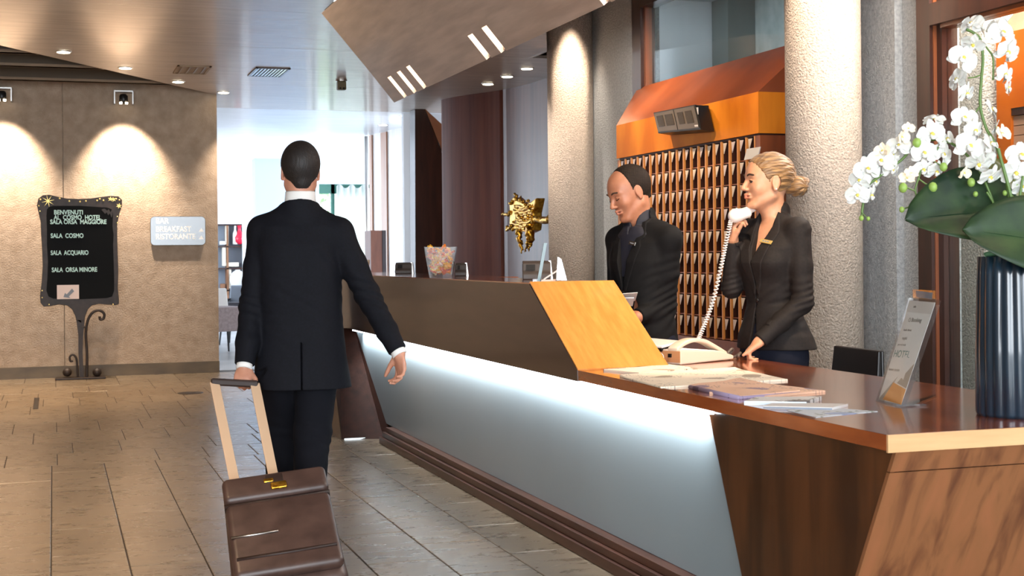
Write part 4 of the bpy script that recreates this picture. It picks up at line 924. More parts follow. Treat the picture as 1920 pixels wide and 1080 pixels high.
# glass slab standing + tent cards
a = place(1010, 526, ZH); b = a+UP*.19+RGT*.035
t = thing('glass_plaque', 'thin greenish glass plaque leaning up beside the large card terminal', 'plaque', a)
MB().obox((a+b)/2, RGT*.008, FWD*.05, (b-a)/2).build('pane', plain('green_glass', hexc(58,98,102), .15, trans=.2), t)
MB().obox(a+UP*.006, RGT*.03, FWD*.04, UP*.006).build('foot', M['acrylic'], t)
a = place(1032, 527, ZH); t = thing('tent_card', 'small white folded card lying between plaque and plastic holder', 'card', a)
MB().obox(a+UP*.03, RGT*.035+UP*.022, FWD*.03, UP*.004).build('card', M['paper'], t); MB().obox(a+UP*.004-RGT*.01, RGT*.035, FWD*.03, UP*.004).build('foot', M['stonewhite'], t)
a = place(1048, 528, ZH); t = thing('card_holder', 'narrow clear plastic card holder at the corner of the raised counter', 'holder', a)
for k in (-1, 1): MB().prism([a-RGT*.012*1+FWD*.03*k, a+RGT*.04+FWD*.03*k, a+RGT*.012+UP*.11+FWD*.03*k, a+UP*.12+FWD*.03*k-RGT*.005], FWD*.003).build('side', M['acrylic'], t)
for k in range(3): MB().obox(a+UP*.058+RGT*(.0+k*.006), RGT*.001, FWD*.028, UP*.052).build('card', M['stonewhite'], t)
MB().obox(a+UP*.003+RGT*.008, RGT*.045, FWD*.04, UP*.003).build('foot', M['acrylic'], t)
# glass of sweets
random.seed(8)
a = place(827, 520.5, ZH); s0, s1, hh = .066, .096, .185
t = thing('sweets_glass', 'square flared glass of wrapped orange sweets on the raised counter', 'glass bowl', a)
def fr(z, s, e=0): return [a+RGT*(i*s)+FWD*(j*s)+UP*z for i, j in ((-1,-1),(1,-1),(1,1),(-1,1))]
mb = MB(); o0, o1 = fr(0, s0), fr(hh, s1); i0, i1 = fr(.022, s0-.006), fr(hh, s1-.006)
mb.poly(o0+o1+i0+i1, [(3,2,1,0),(0,1,5,4),(1,2,6,5),(2,3,7,6),(3,0,4,7),(8,9,10,11),(8,12,13,9),(9,13,14,10),(10,14,15,11),(11,15,12,8),(4,5,13,12),(5,6,14,13),(6,7,15,14),(7,4,12,15)])
mb.build('glass', M['glass'], t)
mb = [MB() for _ in M['candy']]
sw = 0
for k in range(150):
    lv = k//16; z = .034+lv*.0165; s = s0-.022+(s1-s0)*z/hh
    x, y = random.uniform(-s, s), random.uniform(-s, s)
    c = a+RGT*x+FWD*y+UP*(z+random.uniform(-.004, .004)); d = Vector((random.uniform(-1,1), random.uniform(-1,1), random.uniform(-.6,.6))).normalized()
    e_ = d.orthogonal().normalized(); g_ = d.cross(e_)
    m = MB(); P = [c+d*(u*.008)+ (e_*math.cos(q)+g_*math.sin(q))*r for u, r in ((-2.2,.008),(-1.1,.0025),(-.8,.007),(.8,.007),(1.1,.0025),(2.2,.008)) for q in (0,1.26,2.51,3.77,5.03)]
    fs = [(i*5+j, i*5+(j+1)%5, (i+1)*5+(j+1)%5, (i+1)*5+j) for i in range(5) for j in range(5)]+[(4,3,2,1,0),(25,26,27,28,29)]
    m.poly(P, fs); o = m.build('wrapped_sweet', random.choice(M['candy']), None, clean=False)
    o['label'] = 'small twist wrapped sweet heaped in the square glass on the counter'; o['category'] = 'sweet'; o['group'] = 'sweets in the square glass'
# ---- papers on the desk
ZP = ZT+.001
def sheet(name, lab, cat, px4, th, mat, z0=ZT, curl=0, group=None, n=10, edge=None, wav=.002):
    a, b, c, d = [at(*p, z=z0+th) for p in px4]      # near-left, far-left, far-right, near-right
    t = thing(name, lab, cat, (a+b+c+d)/4-UP*((a.z+b.z+c.z+d.z)/4-z0), group); mb = MB(); top = []; bot = []
    for i in range(n+1):
        for j in range(n+1):
            u, v = i/n, j/n; p = a.lerp(d, u).lerp(b.lerp(c, u), v)
            w = wav*noise.noise(p*9)+curl*max(0, 1-u*6)**2
            top.append(Vector((p.x, p.y, z0+th+w))); bot.append(Vector((p.x, p.y, z0+.0003+curl*max(0, 1-u*6)**2*.8)))
    K = n+1; fs = []
    for i in range(n):
        for j in range(n):
            q = (i*K+j, (i+1)*K+j, (i+1)*K+j+1, i*K+j+1); fs.append(q); fs.append(tuple(x+K*K for x in reversed(q)))
    for i in range(n):
        for (p_, q_) in (((i+1)*K, i*K), (i*K+n, (i+1)*K+n)): fs.append((p_, q_, q_+K*K, p_+K*K))
        for (p_, q_) in ((i, i+1), (n*K+i+1, n*K+i)): fs.append((p_, q_, q_+K*K, p_+K*K))
    mb.poly(top+bot, fs); mb.build('pages', mat, t); return t, (a, b, c, d)
G = 'newspapers fanned on the desk'
t, q = sheet('newspaper', 'folded cream newspaper lying farthest back against the sloping orange panel', 'newspaper', ((1132,692),(1255,683),(1308,690),(1198,699)), .008, M['news'])
MB().tube([q[0]-UP*.004, q[1]-UP*.004], .004, 8).build('fold', M['leather_d'], t)
t, q = sheet('newspaper', 'large open cream newspaper in the middle of the newspaper pile', 'newspaper', ((1163,704),(1378,690),(1477,711),(1240,725)), .007, M['news'], curl=.004, n=16)
MB().tube(spline([q[0]-UP*.003, q[0].lerp(q[3], .5)-UP*.004, q[3]-UP*.003], 6), .0035, 8).build('fold', M['news'], t)
t, q = sheet('newspaper', 'orange and cream newspaper half under the violet edged newspaper', 'newspaper', ((1330,735),(1385,712),(1548,732),(1440,742)), .007, M['news_pink'], n=12)
t, q = sheet('newspaper', 'folded pinkish newspaper with violet edges at the front of the pile', 'newspaper', ((1294,722),(1388,708),(1500,732),(1386,742)), .013, M['news_pink'], n=14, wav=.004)
MB().tube([q[0]-UP*.008, q[0].lerp(q[3], .55)-UP*.008, q[3]-UP*.008], .0085, 8).build('fold', M['news_violet'], t, True)
MB().tube([q[3]-UP*.008, q[2]-UP*.01], .006, 8).build('fold', M['news_violet'], t, True)
t, q = sheet('booklet', 'thick white booklet with small dark photos, behind the plain booklet', 'booklet', ((1395,752),(1418,744),(1541,743),(1512,753)), .014, M['brochure_cover'], n=8, wav=0)
MB().prism([q[0]-UP*.001, q[3]-UP*.001, q[3]-UP*.012, q[0]-UP*.012], (0, -.001, 0)).build('page_edges', plain('bluish_paper', hexc(200,214,226), .6), t)
t, q = sheet('booklet', 'plain white booklet with dark spine between photo booklet and leaflet', 'booklet', ((1431,761),(1452,754),(1590,757),(1560,764)), .009, M['paper'], n=8, wav=0)
MB().prism([q[0]-UP*.002, q[3]-UP*.002, q[3]-UP*.008, q[0]-UP*.008], (0, -.001, 0)).build('page_edges', M['greybox'], t)
t, q = sheet('leaflet', 'thin glossy leaflet with bluish picture nearest the desk front edge', 'leaflet', ((1476,769),(1530,762),(1646,771),(1530,782)), .0015, M['leaflet_print'], n=8, wav=0)
# ---- telephone
A0 = at(1276, 684.5, z=ZT); e1 = (at(1376, 675, z=ZT)-A0); L1 = e1.length; e1.normalize(); e2 = Vector((-e1.y, e1.x, 0))
def tp(u, v, w): return A0+e1*u+e2*v+UP*w
t = thing('telephone', 'cream desk telephone with tilted display, its handset lifted', 'telephone', tp(.15, .1, 0))
D_ = .20
MB().prism([tp(0,0,0), tp(L1,0,.004), tp(L1,0,.022), tp(L1*.75,0,.048), tp(0,0,.068)], e2*D_).build('body', M['phone'], t, bevel=.006)
MB().prism([tp(-.001,0,.01), tp(-.001,D_,.01), tp(-.001,D_,.06), tp(-.001,0,.06)], -e1*.003).build('back_face', plain('warm_plastic', hexc(196,140,96), .45), t)
arch = spline([tp(.0,.045,.074), tp(.05,.045,.098), tp(.12,.045,.112), tp(.20,.045,.104), tp(.27,.045,.078), tp(L1*.93,.045,.040)], 6)
mb = MB(); n = len(arch)
for i in range(n-1):
    a, b = arch[i], arch[i+1]; w = e2*.028; h = UP*-.018
    mb.poly([a-w, b-w, b+w, a+w, a-w+h, b-w+h, b+w+h, a+w+h], [(0,1,2,3),(7,6,5,4),(0,4,5,1),(2,6,7,3)]+([(0,3,7,4)] if i == 0 else [])+([(1,5,6,2)] if i == n-2 else []))
mb.build('cradle_arch', M['phone'], t, True, bevel=.004)
MB().prism([tp(.02,.02,.066), tp(.28,.02,.044), tp(.28,.02,.050), tp(.02,.02,.074)], e2*.055).build('cradle_bed', M['phone_w'], t, bevel=.004)
MB().prism([tp(-.03,.08,.072), tp(-.03,.40,.080), tp(.11,.40,.098), tp(.11,.08,.088)], UP*.012).build('display_lid', M['phone_w'], t, bevel=.004)
MB().prism([tp(-.02,.10,.074), tp(-.02,.38,.082), tp(.0,.38,.05), tp(.0,.10,.05)], e1*.04).build('display', M['black'], t)
for k in range(4):
    for l in range(4): MB().obox(tp(.13+k*.022,.10+l*.022,.062-k*.003), e1*.007, e2*.007, UP*.004).build('key', M['phone_w'], t)
for k in range(5): MB().obox(tp(.0, .24+k*.022, .03+.005*k), e1*.02, e2*.007, UP*.005).build('connector', M['stonewhite'], t)
rg = MB(); 
MB().tube([tp(-.01,.11,.0)+e2*(.022*math.cos(q))+UP*(.026+.024*math.sin(q)) for q in [i*.45 for i in range(14)]], .002, 6).build('cable_loop', M['phone_w'], t, True)
MB().obox(tp(-.006,.055,.04), e1*.005, e2*.008, UP*.008).build('socket', M['black'], t)
o = MB().tube(spline([tp(L1-.01,.03,.03), tp(L1+.01,.02,.05), tp(L1+.03,.03,.04), tp(L1+.02,.05,.015), tp(L1+.045,.03,.012), tp(L1+.05,-.0,.03), tp(L1+.02,-.01,.02), tp(L1+.04,.0,.012), tp(L1+.06,.03,.01)], 6), .0065, 8).build('tangled_cord', plain('cord_brown', hexc(96,84,76), .5), t, True)
# coiled lead up to the handset
cs_ = [at(1309, 637, d=6.62), at(1322, 606, d=6.64), at(1338, 560, d=6.64), at(1352, 500, d=6.62), at(1361, 455, d=6.60), at(1370, 415, d=6.56)]
ax = spline(cs_, 40); n = len(ax); path = []
tot = sum((ax[i+1]-ax[i]).length for i in range(n-1)); sdist = 0
fine = []
for i in range(n-1):
    for k in range(4): fine.append(ax[i].lerp(ax[i+1], k/4))
turns = 44
for i, p in enumerate(fine):
    q = 2*math.pi*turns*i/len(fine); tg = (fine[min(i+1, len(fine)-1)]-fine[max(i-1, 0)]).normalized(); a = tg.cross(FWD).normalized(); b = tg.cross(a)
    path.append(p+a*.0085*math.cos(q)+b*.0085*math.sin(q))
CORD = MB().tube(path, .0033, 6).build('coiled_cord', M['phone_w'], t, True); CORD['label'] = 'white coiled handset cord rising to the hand'
# ---- pen pot behind the slope
a = at(1196, 606, d=6.32); t = thing('pen_pot', 'pot of pens peeping up behind the sloping orange panel', 'pen pot', (a.x, a.y, ZT))
MB().lathe((a.x, a.y, ZT), [(.035,0),(.035,.09),(.032,.09),(.032,.004)], 20).build('pot', M['black'], t)
for k, (dx, dy, l) in enumerate(((-.01, .0, .165), (.008, .005, .150), (.015, -.01, .155))):
    o = MB().tube([(a.x+dx*.3, a.y+dy, ZT+.01), (a.x+dx*1.6, a.y+dy*2, ZT+l)], .004, 8).build('pen', [M['phone_w'], M['stonewhite'], M['steel']][k]); tag(o, ['white pen leaning left in the pen pot', 'cream pen standing in the middle of the pen pot', 'silver pen leaning right in the pen pot'][k], 'pen')
# ---- acrylic leaflet stand
B0 = at(1642, 752, z=ZT); B1 = at(1689, 763, z=ZT); T0 = at(1704, 557, d=B0.dot(FWD)+.05); T1 = at(1757, 561, d=B1.dot(FWD)+.05)
t = thing('leaflet_stand', 'tall clear acrylic stand holding a printed leaflet, left of the teal vase', 'leaflet stand', (B0+B1)/2)
nrm = (B1-B0).cross(T0-B0).normalized(); 
if nrm.dot(FWD) > 0: nrm = -nrm
def sp_(u, v, w=0): return B0.lerp(B1, u).lerp(T0.lerp(T1, u), v)+nrm*w
quadslab(sp_(0,0), sp_(1,0), sp_(1,1), sp_(0,1), nrm*.002, 'front_pane', M['acrylic'], t)
quadslab(sp_(0,0,-.016), sp_(1,0,-.016), sp_(1,1,-.016), sp_(0,1,-.016), nrm*.002, 'rear_pane', M['acrylic'], t)
for u in (0, .985): quadslab(sp_(u,0), sp_(u+.015,0), sp_(u+.015,1), sp_(u,1), -nrm*.016, 'side_wall', M['acrylic'], t)
quadslab(sp_(.05,.02,-.003), sp_(.95,.02,-.003), sp_(.95,.97,-.003), sp_(.05,.97,-.003), -nrm*.001, 'leaflet', plain('leaflet_paper', hexc(240,243,238), .5), t)
quadslab(sp_(.05,.86,-.002), sp_(.95,.86,-.002), sp_(.95,.97,-.002), sp_(.05,.97,-.002), nrm*.0003, 'leaflet_header', plain('header_grey', hexc(220,220,214), .5), t)
quadslab(sp_(.22,.03,-.002), sp_(.97,.02,-.002), sp_(.95,.16,-.002), sp_(.42,.20,-.002), nrm*.0003, 'orange_patch', plain('orange_print', hexc(246,176,96), .5), t)
quadslab(sp_(.05,.02,-.0022), sp_(.3,.02,-.0022), sp_(.5,.26,-.0022), sp_(.2,.10,-.0022), nrm*.0003, 'grey_patch', plain('grey_print', hexc(176,172,160), .5), t)
quadslab(sp_(.55,.20,-.0022), sp_(.95,.17,-.0022), sp_(.95,.40,-.0022), sp_(.90,.38,-.0022), nrm*.0003, 'grey_patch', bpy.data.materials['grey_print'], t)
R_ = (B1-B0).normalized(); U_ = (T0-B0).normalized(); ink = plain('print_ink', hexc(96,100,96), .6)
for (u, v, s, sz) in ((.26,.905,'info',.012),(.24,.77,'\u2302 Booking',.020),(.18,.68,'book direct',.011),(.22,.60,'ospiti',.015),(.14,.54,'per te il wi-fi',.010)):
    text('lettering', s, sp_(u, v, -.0012), R_, U_, sz, ink, t, .0002)
text('lettering', 'HOTEL', sp_(.10,.43,-.0012), R_, U_, .034, plain('print_teal', hexc(120,156,150), .6), t, .0002, bold=.0003)
text('lettering', 'buono sconto', sp_(.10,.30,-.0012), R_, U_, .013, ink, t, .0002)
a, b = at(1712, 559, d=B0.dot(FWD)+.06), at(1754, 545, d=B1.dot(FWD)+.06)
quadslab(Vector((a.x, a.y, a.z)), Vector((b.x, b.y, a.z)), Vector((b.x, b.y, b.z)), Vector((a.x, a.y, b.z)), FWD*.004, 'top_card_pane', M['acrylic'], t)
quadslab(a.lerp(b, .15)+UP*.0, Vector((b.x, b.y, a.z)).lerp(a, .15), Vector((b.x, b.y, b.z-.004)).lerp(a, .12), Vector((a.x, a.y, b.z-.004)).lerp(b, .12), FWD*.002, 'top_card', M['greybox'], t)
for x_, y_ in ((1742, 760), (1757, 742)):
    c = at(x_, y_, z=ZT+.002); f0 = B1 if y_ > 750 else B1+(T0-B0).normalized()*.10; f0 = Vector((f0.x, f0.y, ZT+.002)); 
    w_ = Vector((0, .045, 0)); quadslab(f0-w_*.2, c-w_*.05, c+w_*.3, f0+w_*.9, UP*.003, 'foot', M['acrylic'], t)
# ---- black chair behind the desk
a = at(1600, 700, X=3.75)
t = thing('office_chair', 'black low backed chair behind the desk, right of the woman', 'chair', (3.9, a.y, 0))
q = [at(1552, 700, X=3.75), at(1642, 712, X=3.75), at(1647, 658, X=3.78), at(1563, 648, X=3.78)]
for i in (0, 1): q[i].z = .50
qq = [Vector(v) for v in q]; d_ = Vector((.03, 0, 0))
quadslab(qq[0], qq[1], qq[2], qq[3], d_, 'backrest', M['chair_black'], t, .006)
cy = (qq[0].y+qq[1].y)/2; hw = abs(qq[0].y-qq[1].y)/2
for s in (-1, 1): MB().tube([(3.80, cy+s*(hw+.0), .0), (3.79, cy+s*hw, .5), (qq[2].x+.02, (qq[2].y if s < 0 else qq[3].y), qq[2].z-.005)], .009, 8).build('leg', M['steel'] if 0 else M['black'], t)
MB().box((3.80, cy-hw, .42), (4.22, cy+hw, .46)).build('seat', M['chair_black'], t, bevel=.01)
for s in (-1, 1): MB().tube([(4.2, cy+s*hw, .0), (4.2, cy+s*hw, .44)], .009, 8).build('leg', M['black'], t)
# ================================================================== VASE AND ORCHIDS
random.seed(14)
VC = at(1912, 787, z=ZT); VC = Vector((VC.x, VC.y, ZT))+FWD*.115+RGT*.034
vd = VC.dot(FWD)
V = thing('teal_vase', 'tall dark teal pleated vase at the right end of the desk', 'vase', VC)
mb = MB(); seg = 132; pr = [(.100, 0), (.104, .01), (.103, .2), (.098, .42), (.096, .475), (.088, .475), (.088, .3)]
b0 = 0
for (r, h) in pr:
    for k in range(seg):
        q = 2*math.pi*k/seg; f_ = 1+.075*abs(math.sin(q*11+h*1.2))**.7 if r > .09 else 1
        mb.v.append(tuple(VC+Vector((r*f_*math.cos(q)*1.06, r*f_*math.sin(q)*1.06, h))))
for i in range(len(pr)-1):
    for k in range(seg): mb.f.append([i*seg+k, i*seg+(k+1) % seg, (i+1)*seg+(k+1) % seg, (i+1)*seg+k]); mb.mi.append(0)
mb.f.append([k for k in reversed(range(seg))]); mb.mi.append(0); mb.f.append([(len(pr)-1)*seg+k for k in range(seg)]); mb.mi.append(0)
mb.build('vase', M['vase'], V, True, clean=False)
OR = thing('white_orchids', 'white orchid arrangement with broad dark leaves standing in the teal vase', 'plant', VC+UP*.45)
def op(x, y, dd=0): return at(x, y, d=vd+dd)
def petal(L, Wd, cup, mat, nm):
    mb = MB(); n, m_ = 7, 4; P = []
    for i in range(n+1):
        t_ = i/n; w = Wd*(math.sin(math.pi*min(1, t_*.93+.05))**.55)*(.35+.65*min(1, t_*2.2)); 
        for j in range(-m_, m_+1):
            s = j/m_; P.append(Vector((w*s, L*t_, cup*(t_*t_*.9-.35*s*s*t_)+.0015*math.sin(9*t_+5*s))))
    K = 2*m_+1; mb.poly(P, [(i*K+j, (i+1)*K+j, (i+1)*K+j+1, i*K+j+1) for i in range(n) for j in range(K-1)])
    me = bpy.data.meshes.new(nm); me.from_pydata(mb.v, [], mb.f); me.materials.append(mat)
    for p in me.polygons: p.use_smooth = True
    return me
pw = {}
for key, mt in (('w', M['orchid']), ('c', M['orchid_p'])):
    pw[key] = (petal(.037, .024, -.008, mt, 'petal'), petal(.037, .0135, -.010, mt, 'sepal'))
lipm = MB(); lipm.ball((0, 0, .004), (.0065, .007, .006), 10).ball((0, -.008, .009), (.009, .006, .004), 8, 1).ball((.006, -.003, .008), (.0035, .005, .005), 8, 1).ball((-.006, -.003, .008), (.0035, .005, .005), 8, 1)
lme = bpy.data.meshes.new('bloom'); lme.from_pydata(lipm.v, [], lipm.f); lme.materials.append(M['orchid_c']); lme.materials.append(M['orchid'])
for i, p in enumerate(lme.polygons): p.material_index = lipm.mi[i]; p.use_smooth = True
def bloom(x, y, dd=0, s=1.0, yaw=0, pitch=0, roll=0, key='w', close=0):
    o = bpy.data.objects.new('bloom', lme); COL.objects.link(o); o.parent = OR
    zf = (-FWD+RGT*math.tan(math.radians(yaw))+UP*math.tan(math.radians(pitch))).normalized(); up = (UP+RGT*math.tan(math.radians(roll))); xx = up.cross(zf).normalized(); yy = zf.cross(xx)
    m_ = Matrix((xx, yy, zf)).transposed().to_4x4(); m_ = m_ @ Matrix.Scale(s, 4); m_.translation = op(x, y, dd)-LOC[OR]; o.matrix_local = m_
    big, nar = pw[key]
    for a, me in ((90, nar), (212, nar), (328, nar), (168, big), (12, big)):
        c = bpy.data.objects.new('petal' if me is big else 'sepal', me); COL.objects.link(c); c.parent = o
        tilt = math.radians(close+random.uniform(-12, 14)); c.matrix_local = Matrix.Rotation(math.radians(a-90+random.uniform(-6, 6)), 4, 'Z') @ Matrix.Rotation(tilt, 4, 'X') @ Matrix.Translation((0, .002, 0))
    return o
BL = [(1822,45,0,1.0,-55,35,0),(1838,52,.02,.9,60,30,20),(1824,84,-.01,.95,-20,-50,10),(1880,62,-.02,1.15,10,10,0),(1889,98,-.01,1.1,25,-30,15),(1868,48,.03,.9,-50,40,0),(1806,110,-.02,1.2,-5,10,30),
      (1795,150,.0,1.0,-60,20,-20),(1812,176,.01,.95,50,-30,0),(1884,140,0,.95,40,-20,10),(1890,165,.01,.8,60,-10,0),(1808,222,-.01,1.05,0,15,10),(1828,245,-.02,1.0,30,-20,0),(1751,222,0,.9,-30,60,0),(1747,252,-.02,1.15,10,-5,-15),
      (1775,262,.01,1.0,40,20,0),(1818,275,-.03,1.25,5,5,20),(1860,205,.02,1.0,60,30,30),(1866,240,.0,.95,70,-40,0),(1858,270,-.02,1.0,40,30,0),(1845,297,.0,.9,-30,-30,0),(1835,308,-.02,1.05,-10,-45,10),(1856,332,-.03,1.05,30,-50,0),
      (1733,287,-.02,1.05,0,-10,0),(1768,290,.01,1.0,20,0,30),(1731,318,.0,.95,15,-30,0),(1755,322,.01,.9,40,-40,0),(1685,274,0,.95,-20,20,0),(1672,290,.02,.9,20,0,10),(1652,302,-.01,1.1,-10,0,0),(1672,318,.01,.9,30,-30,0),(1627,318,-.01,1.1,0,10,-10),
      (1612,338,.0,.9,-40,-20,0),(1640,340,.02,.9,40,-30,0),(1608,366,-.02,.95,-20,-20,0),(1633,367,.0,.9,50,-30,10),(1915,292,-.03,1.2,0,10,0),(1905,325,-.03,1.2,-10,-20,0),(1918,350,-.02,1.0,20,-40,0)]
for b in BL: bloom(*b)
for (x, y, s) in ((1703,242,.55),(1690,258,.7),(1700,336,.7),(1708,326,.6),(1655,284,.7),(1878,252,.8),(1807,325,.6)): bloom(x, y, -.01, s, random.uniform(-40, 40), random.uniform(-30, 30), 0, 'c', 30)
def ost(pts, r=.0032, dd=0): MB().tube(spline([op(p[0], p[1], p[2] if len(p) > 2 else dd) for p in pts], 6), r, 8).build('stem', M['stem'], OR, True)
ost([(1902,480),(1895,400),(1885,330),(1874,290),(1862,262),(1849,240),(1838,198),(1840,150),(1843,110),(1838,75),(1826,62),(1812,55)], .0045)
ost([(1838,75),(1852,92),(1862,110),(1862,150)], .003); ost([(1905,470),(1900,390),(1876,296),(1872,278)], .0048, -.03)
ost([(1900,470),(1905,420),(1912,370),(1918,330)], .004, -.04)
ost([(1885,470),(1868,400),(1855,360),(1830,310),(1790,272),(1750,262),(1715,275),(1690,300),(1650,330),(1625,352),(1617,392),(1616,405)], .0038, .01)
ost([(1768,262),(1750,290),(1733,305),(1722,335),(1716,358),(1724,376),(1731,381)], .0028); ost([(1716,358),(1700,352),(1694,352)], .0022); ost([(1722,335),(1736,345),(1748,350)], .0022)
ost([(1716,372),(1704,388),(1709,400)], .0022); ost([(1704,388),(1693,392)], .002); ost([(1733,290),(1755,305),(1768,312)], .0022); ost([(1850,360),(1862,380),(1868,400)], .003, -.05)
ost([(1838,198),(1828,212),(1815,225)], .0025); ost([(1840,140),(1826,145),(1815,146)], .0022); ost([(1616,398),(1622,405),(1628,410)], .0016)
for (x, y, s) in ((1693,352,9),(1749,351,9),(1731,381,7.5),(1691,393,5.5),(1711,402,4.5),(1821,342,8),(1769,313,8),(1829,364,5),(1719,268,9),(1905,344,6),(1615,409,5),(1628,410,4),(1884,362,5),(1896,372,6)):
    MB().ball(op(x, y, -.02), (s/vd/2600*vd*vd*.9, s*vd/2600, s*vd/2600*1.1), 10).build('bud', M['bud'], OR, True)
def leaf(base, tip, hw, nrm, mat=None, fold=.25, droop=.03, asym=1.0):
    a, b = base, tip; ax = b-a; L = ax.length; ax.normalize(); nrm = (nrm-ax*nrm.dot(ax)).normalized(); sd = ax.cross(nrm).normalized(); mb = MB(); n, m_ = 16, 5; P = []
    for i in range(n+1):
        t_ = i/n; w = hw*(math.sin(math.pi*(t_**.8))**.62 if 0 < t_ < 1 else 0)+.002
        for j in range(-m_, m_+1):
            s = j/m_; ww = w*(asym if s > 0 else 1)
            P.append(a+ax*L*t_+sd*ww*s*math.cos(fold)+nrm*(abs(s)*ww*math.sin(fold)-droop*math.sin(math.pi*t_*.8)*-1+.004*math.sin(7*t_+4*s)))
    K = 2*m_+1; mb.poly(P, [(i*K+j, (i+1)*K+j, (i+1)*K+j+1, i*K+j+1) for i in range(n) for j in range(K-1)])
    o = mb.build('leaf', mat or M['leaf'], OR, True, clean=False); m = o.modifiers.new('thickness', 'SOLIDIFY'); m.thickness = .0015
    MB().tube([a+ax*L*t_/10.+nrm*(.03*0+droop*math.sin(math.pi*t_/10*.8)) for t_ in range(11)], [.004-.0003*k for k in range(11)], 6).build('midrib', M['leaf'], o, True)
    return o
M['leaf_l'] = tex('broad_leaf_olive', hexc(74,84,40), hexc(116,116,62), (3,3,3), 5, 5, .35, coat=.2)
M['leaf_u'] = plain('leaf_underside', hexc(90,140,106), .5)
leaf(op(1925,400,.05), op(1693,418,-.04), .115, -FWD+UP*.55, fold=.2, asym=1.25)
leaf(op(1900,300+60,.08), op(1790,345,.12), .085, -FWD+UP*.3, M['leaf_l'])
leaf(op(2030,470,-.10), op(1800,436,-.13), .115, -FWD+UP*.45, fold=.18, asym=1.1)
leaf(op(1930,470,-.02), op(1842,470,-.02), .035, -FWD*.8-UP*.6, M['leaf_u'])
leaf(op(1930,420,.1), op(1880,290,.16), .04, -FWD+RGT*.4, M['leaf_l'])
# ================================================================== SUITCASE
Pb = at(546, 1082, z=.05); Pt = at(513, 896, d=5.74)
uc = (Pt-Pb).normalized(); Lc = (Pt-Pb).length
wc = (RGT*.985+FWD*.10+UP*.02); wc = (wc-uc*wc.dot(uc)).normalized(); ncs = uc.cross(wc).normalized()
if ncs.dot(FWD) > 0: ncs = -ncs
SC = thing('trolley_suitcase', 'brown leather trolley suitcase with gold buckle rolling behind the walking man', 'suitcase', (Pb.x, Pb.y, 0))
def cp(u, v, w=0): return Pb+wc*u+uc*v+ncs*w
HWs = .222
def rbox(u0, u1, v0, v1, w0, w1, nm, mt, bev=.02, taper=0):
    mb = MB(); P = [cp(u0,v0,w0),cp(u1,v0,w0),cp(u1-taper,v1,w0),cp(u0+taper,v1,w0),cp(u0,v0,w1),cp(u1,v0,w1),cp(u1-taper,v1,w1),cp(u0+taper,v1,w1)]
    mb.poly(P, [(0,3,2,1),(4,5,6,7),(0,1,5,4),(1,2,6,5),(2,3,7,6),(3,0,4,7)]); o = mb.build(nm, mt, SC, False, bev)
    if bev: o.modifiers['bevel'].segments = 5
    for p in o.data.polygons: p.use_smooth = True
    return o
rbox(-HWs, HWs, -.02, Lc+.02, -.22, -.02, 'body', M['leather'], .05, .012)
rbox(-HWs+.012, HWs-.012, .02, Lc-.15, -.03, .03, 'front_pocket', M['leather'], .028)
rbox(-HWs+.01, HWs-.01, Lc-.135, Lc+.005, -.03, .035, 'top_flap', M['leather'], .026)
rbox(-HWs+.03, HWs-.03, .10, .112, .026, .034, 'zip', M['leather_d'], 0)
rbox(-HWs+.02, -.02, .225, .232, .026, .036, 'zip', M['steel'], 0)
rbox(-HWs+.01, HWs-.01, Lc-.15, Lc-.135, -.02, .012, 'pocket_shadow_line', M['leather_d'], 0)  # dark strip standing in for the shadow line under the top flap
rbox(-.02, .045, Lc-.115, Lc-.075, .034, .046, 'buckle', M['gold'], .006); rbox(-.045, -.005, Lc-.065, Lc-.045, .034, .042, 'buckle', M['gold'], .004)
rbox(-.035, .035, Lc-.07, Lc-.02, .03, .038, 'strap', M['leather_d'], .004)
for s in (-1, 1):
    c = cp(s*(HWs-.04), -.028, -.17); MB().lathe(c-wc*.012, [(.03, 0), (.03, .024)], 20, ax=wc).build('wheel', M['black'], SC, True)
    MB().obox(cp(s*(HWs-.045), -.02, -.14), wc*.02, uc*.02, ncs*.04).build('wheel_housing', M['leather_d'], SC, bevel=.004)
HG0, HG1 = at(402, 716, d=6.20), at(478, 720, d=6.20)
for (p0, p1) in ((cp(-.145, Lc, -.16), HG0), (cp(.015, Lc, -.16), HG1)):
    ax = (p1-p0).normalized(); s_ = (wc-ax*wc.dot(ax)).normalized(); MB().obox((p0+p1)/2, s_*.021, ax*(p1-p0).length/2, ax.cross(s_)*.006).build('handle_rod', M['handle_metal'], SC, bevel=.003)
MB().obox((HG0+HG1)/2, (HG1-HG0)*.58, UP*.016, FWD*.014).build('handle_grip', M['leather_d'], SC, bevel=.008)
MB().tube(spline([cp(-.05, Lc+.01, -.1), cp(-.03, Lc+.045, -.1), cp(.03, Lc+.045, -.1), cp(.05, Lc+.01, -.1)], 5), .009, 8).build('carry_handle', M['leather_d'], SC, True)
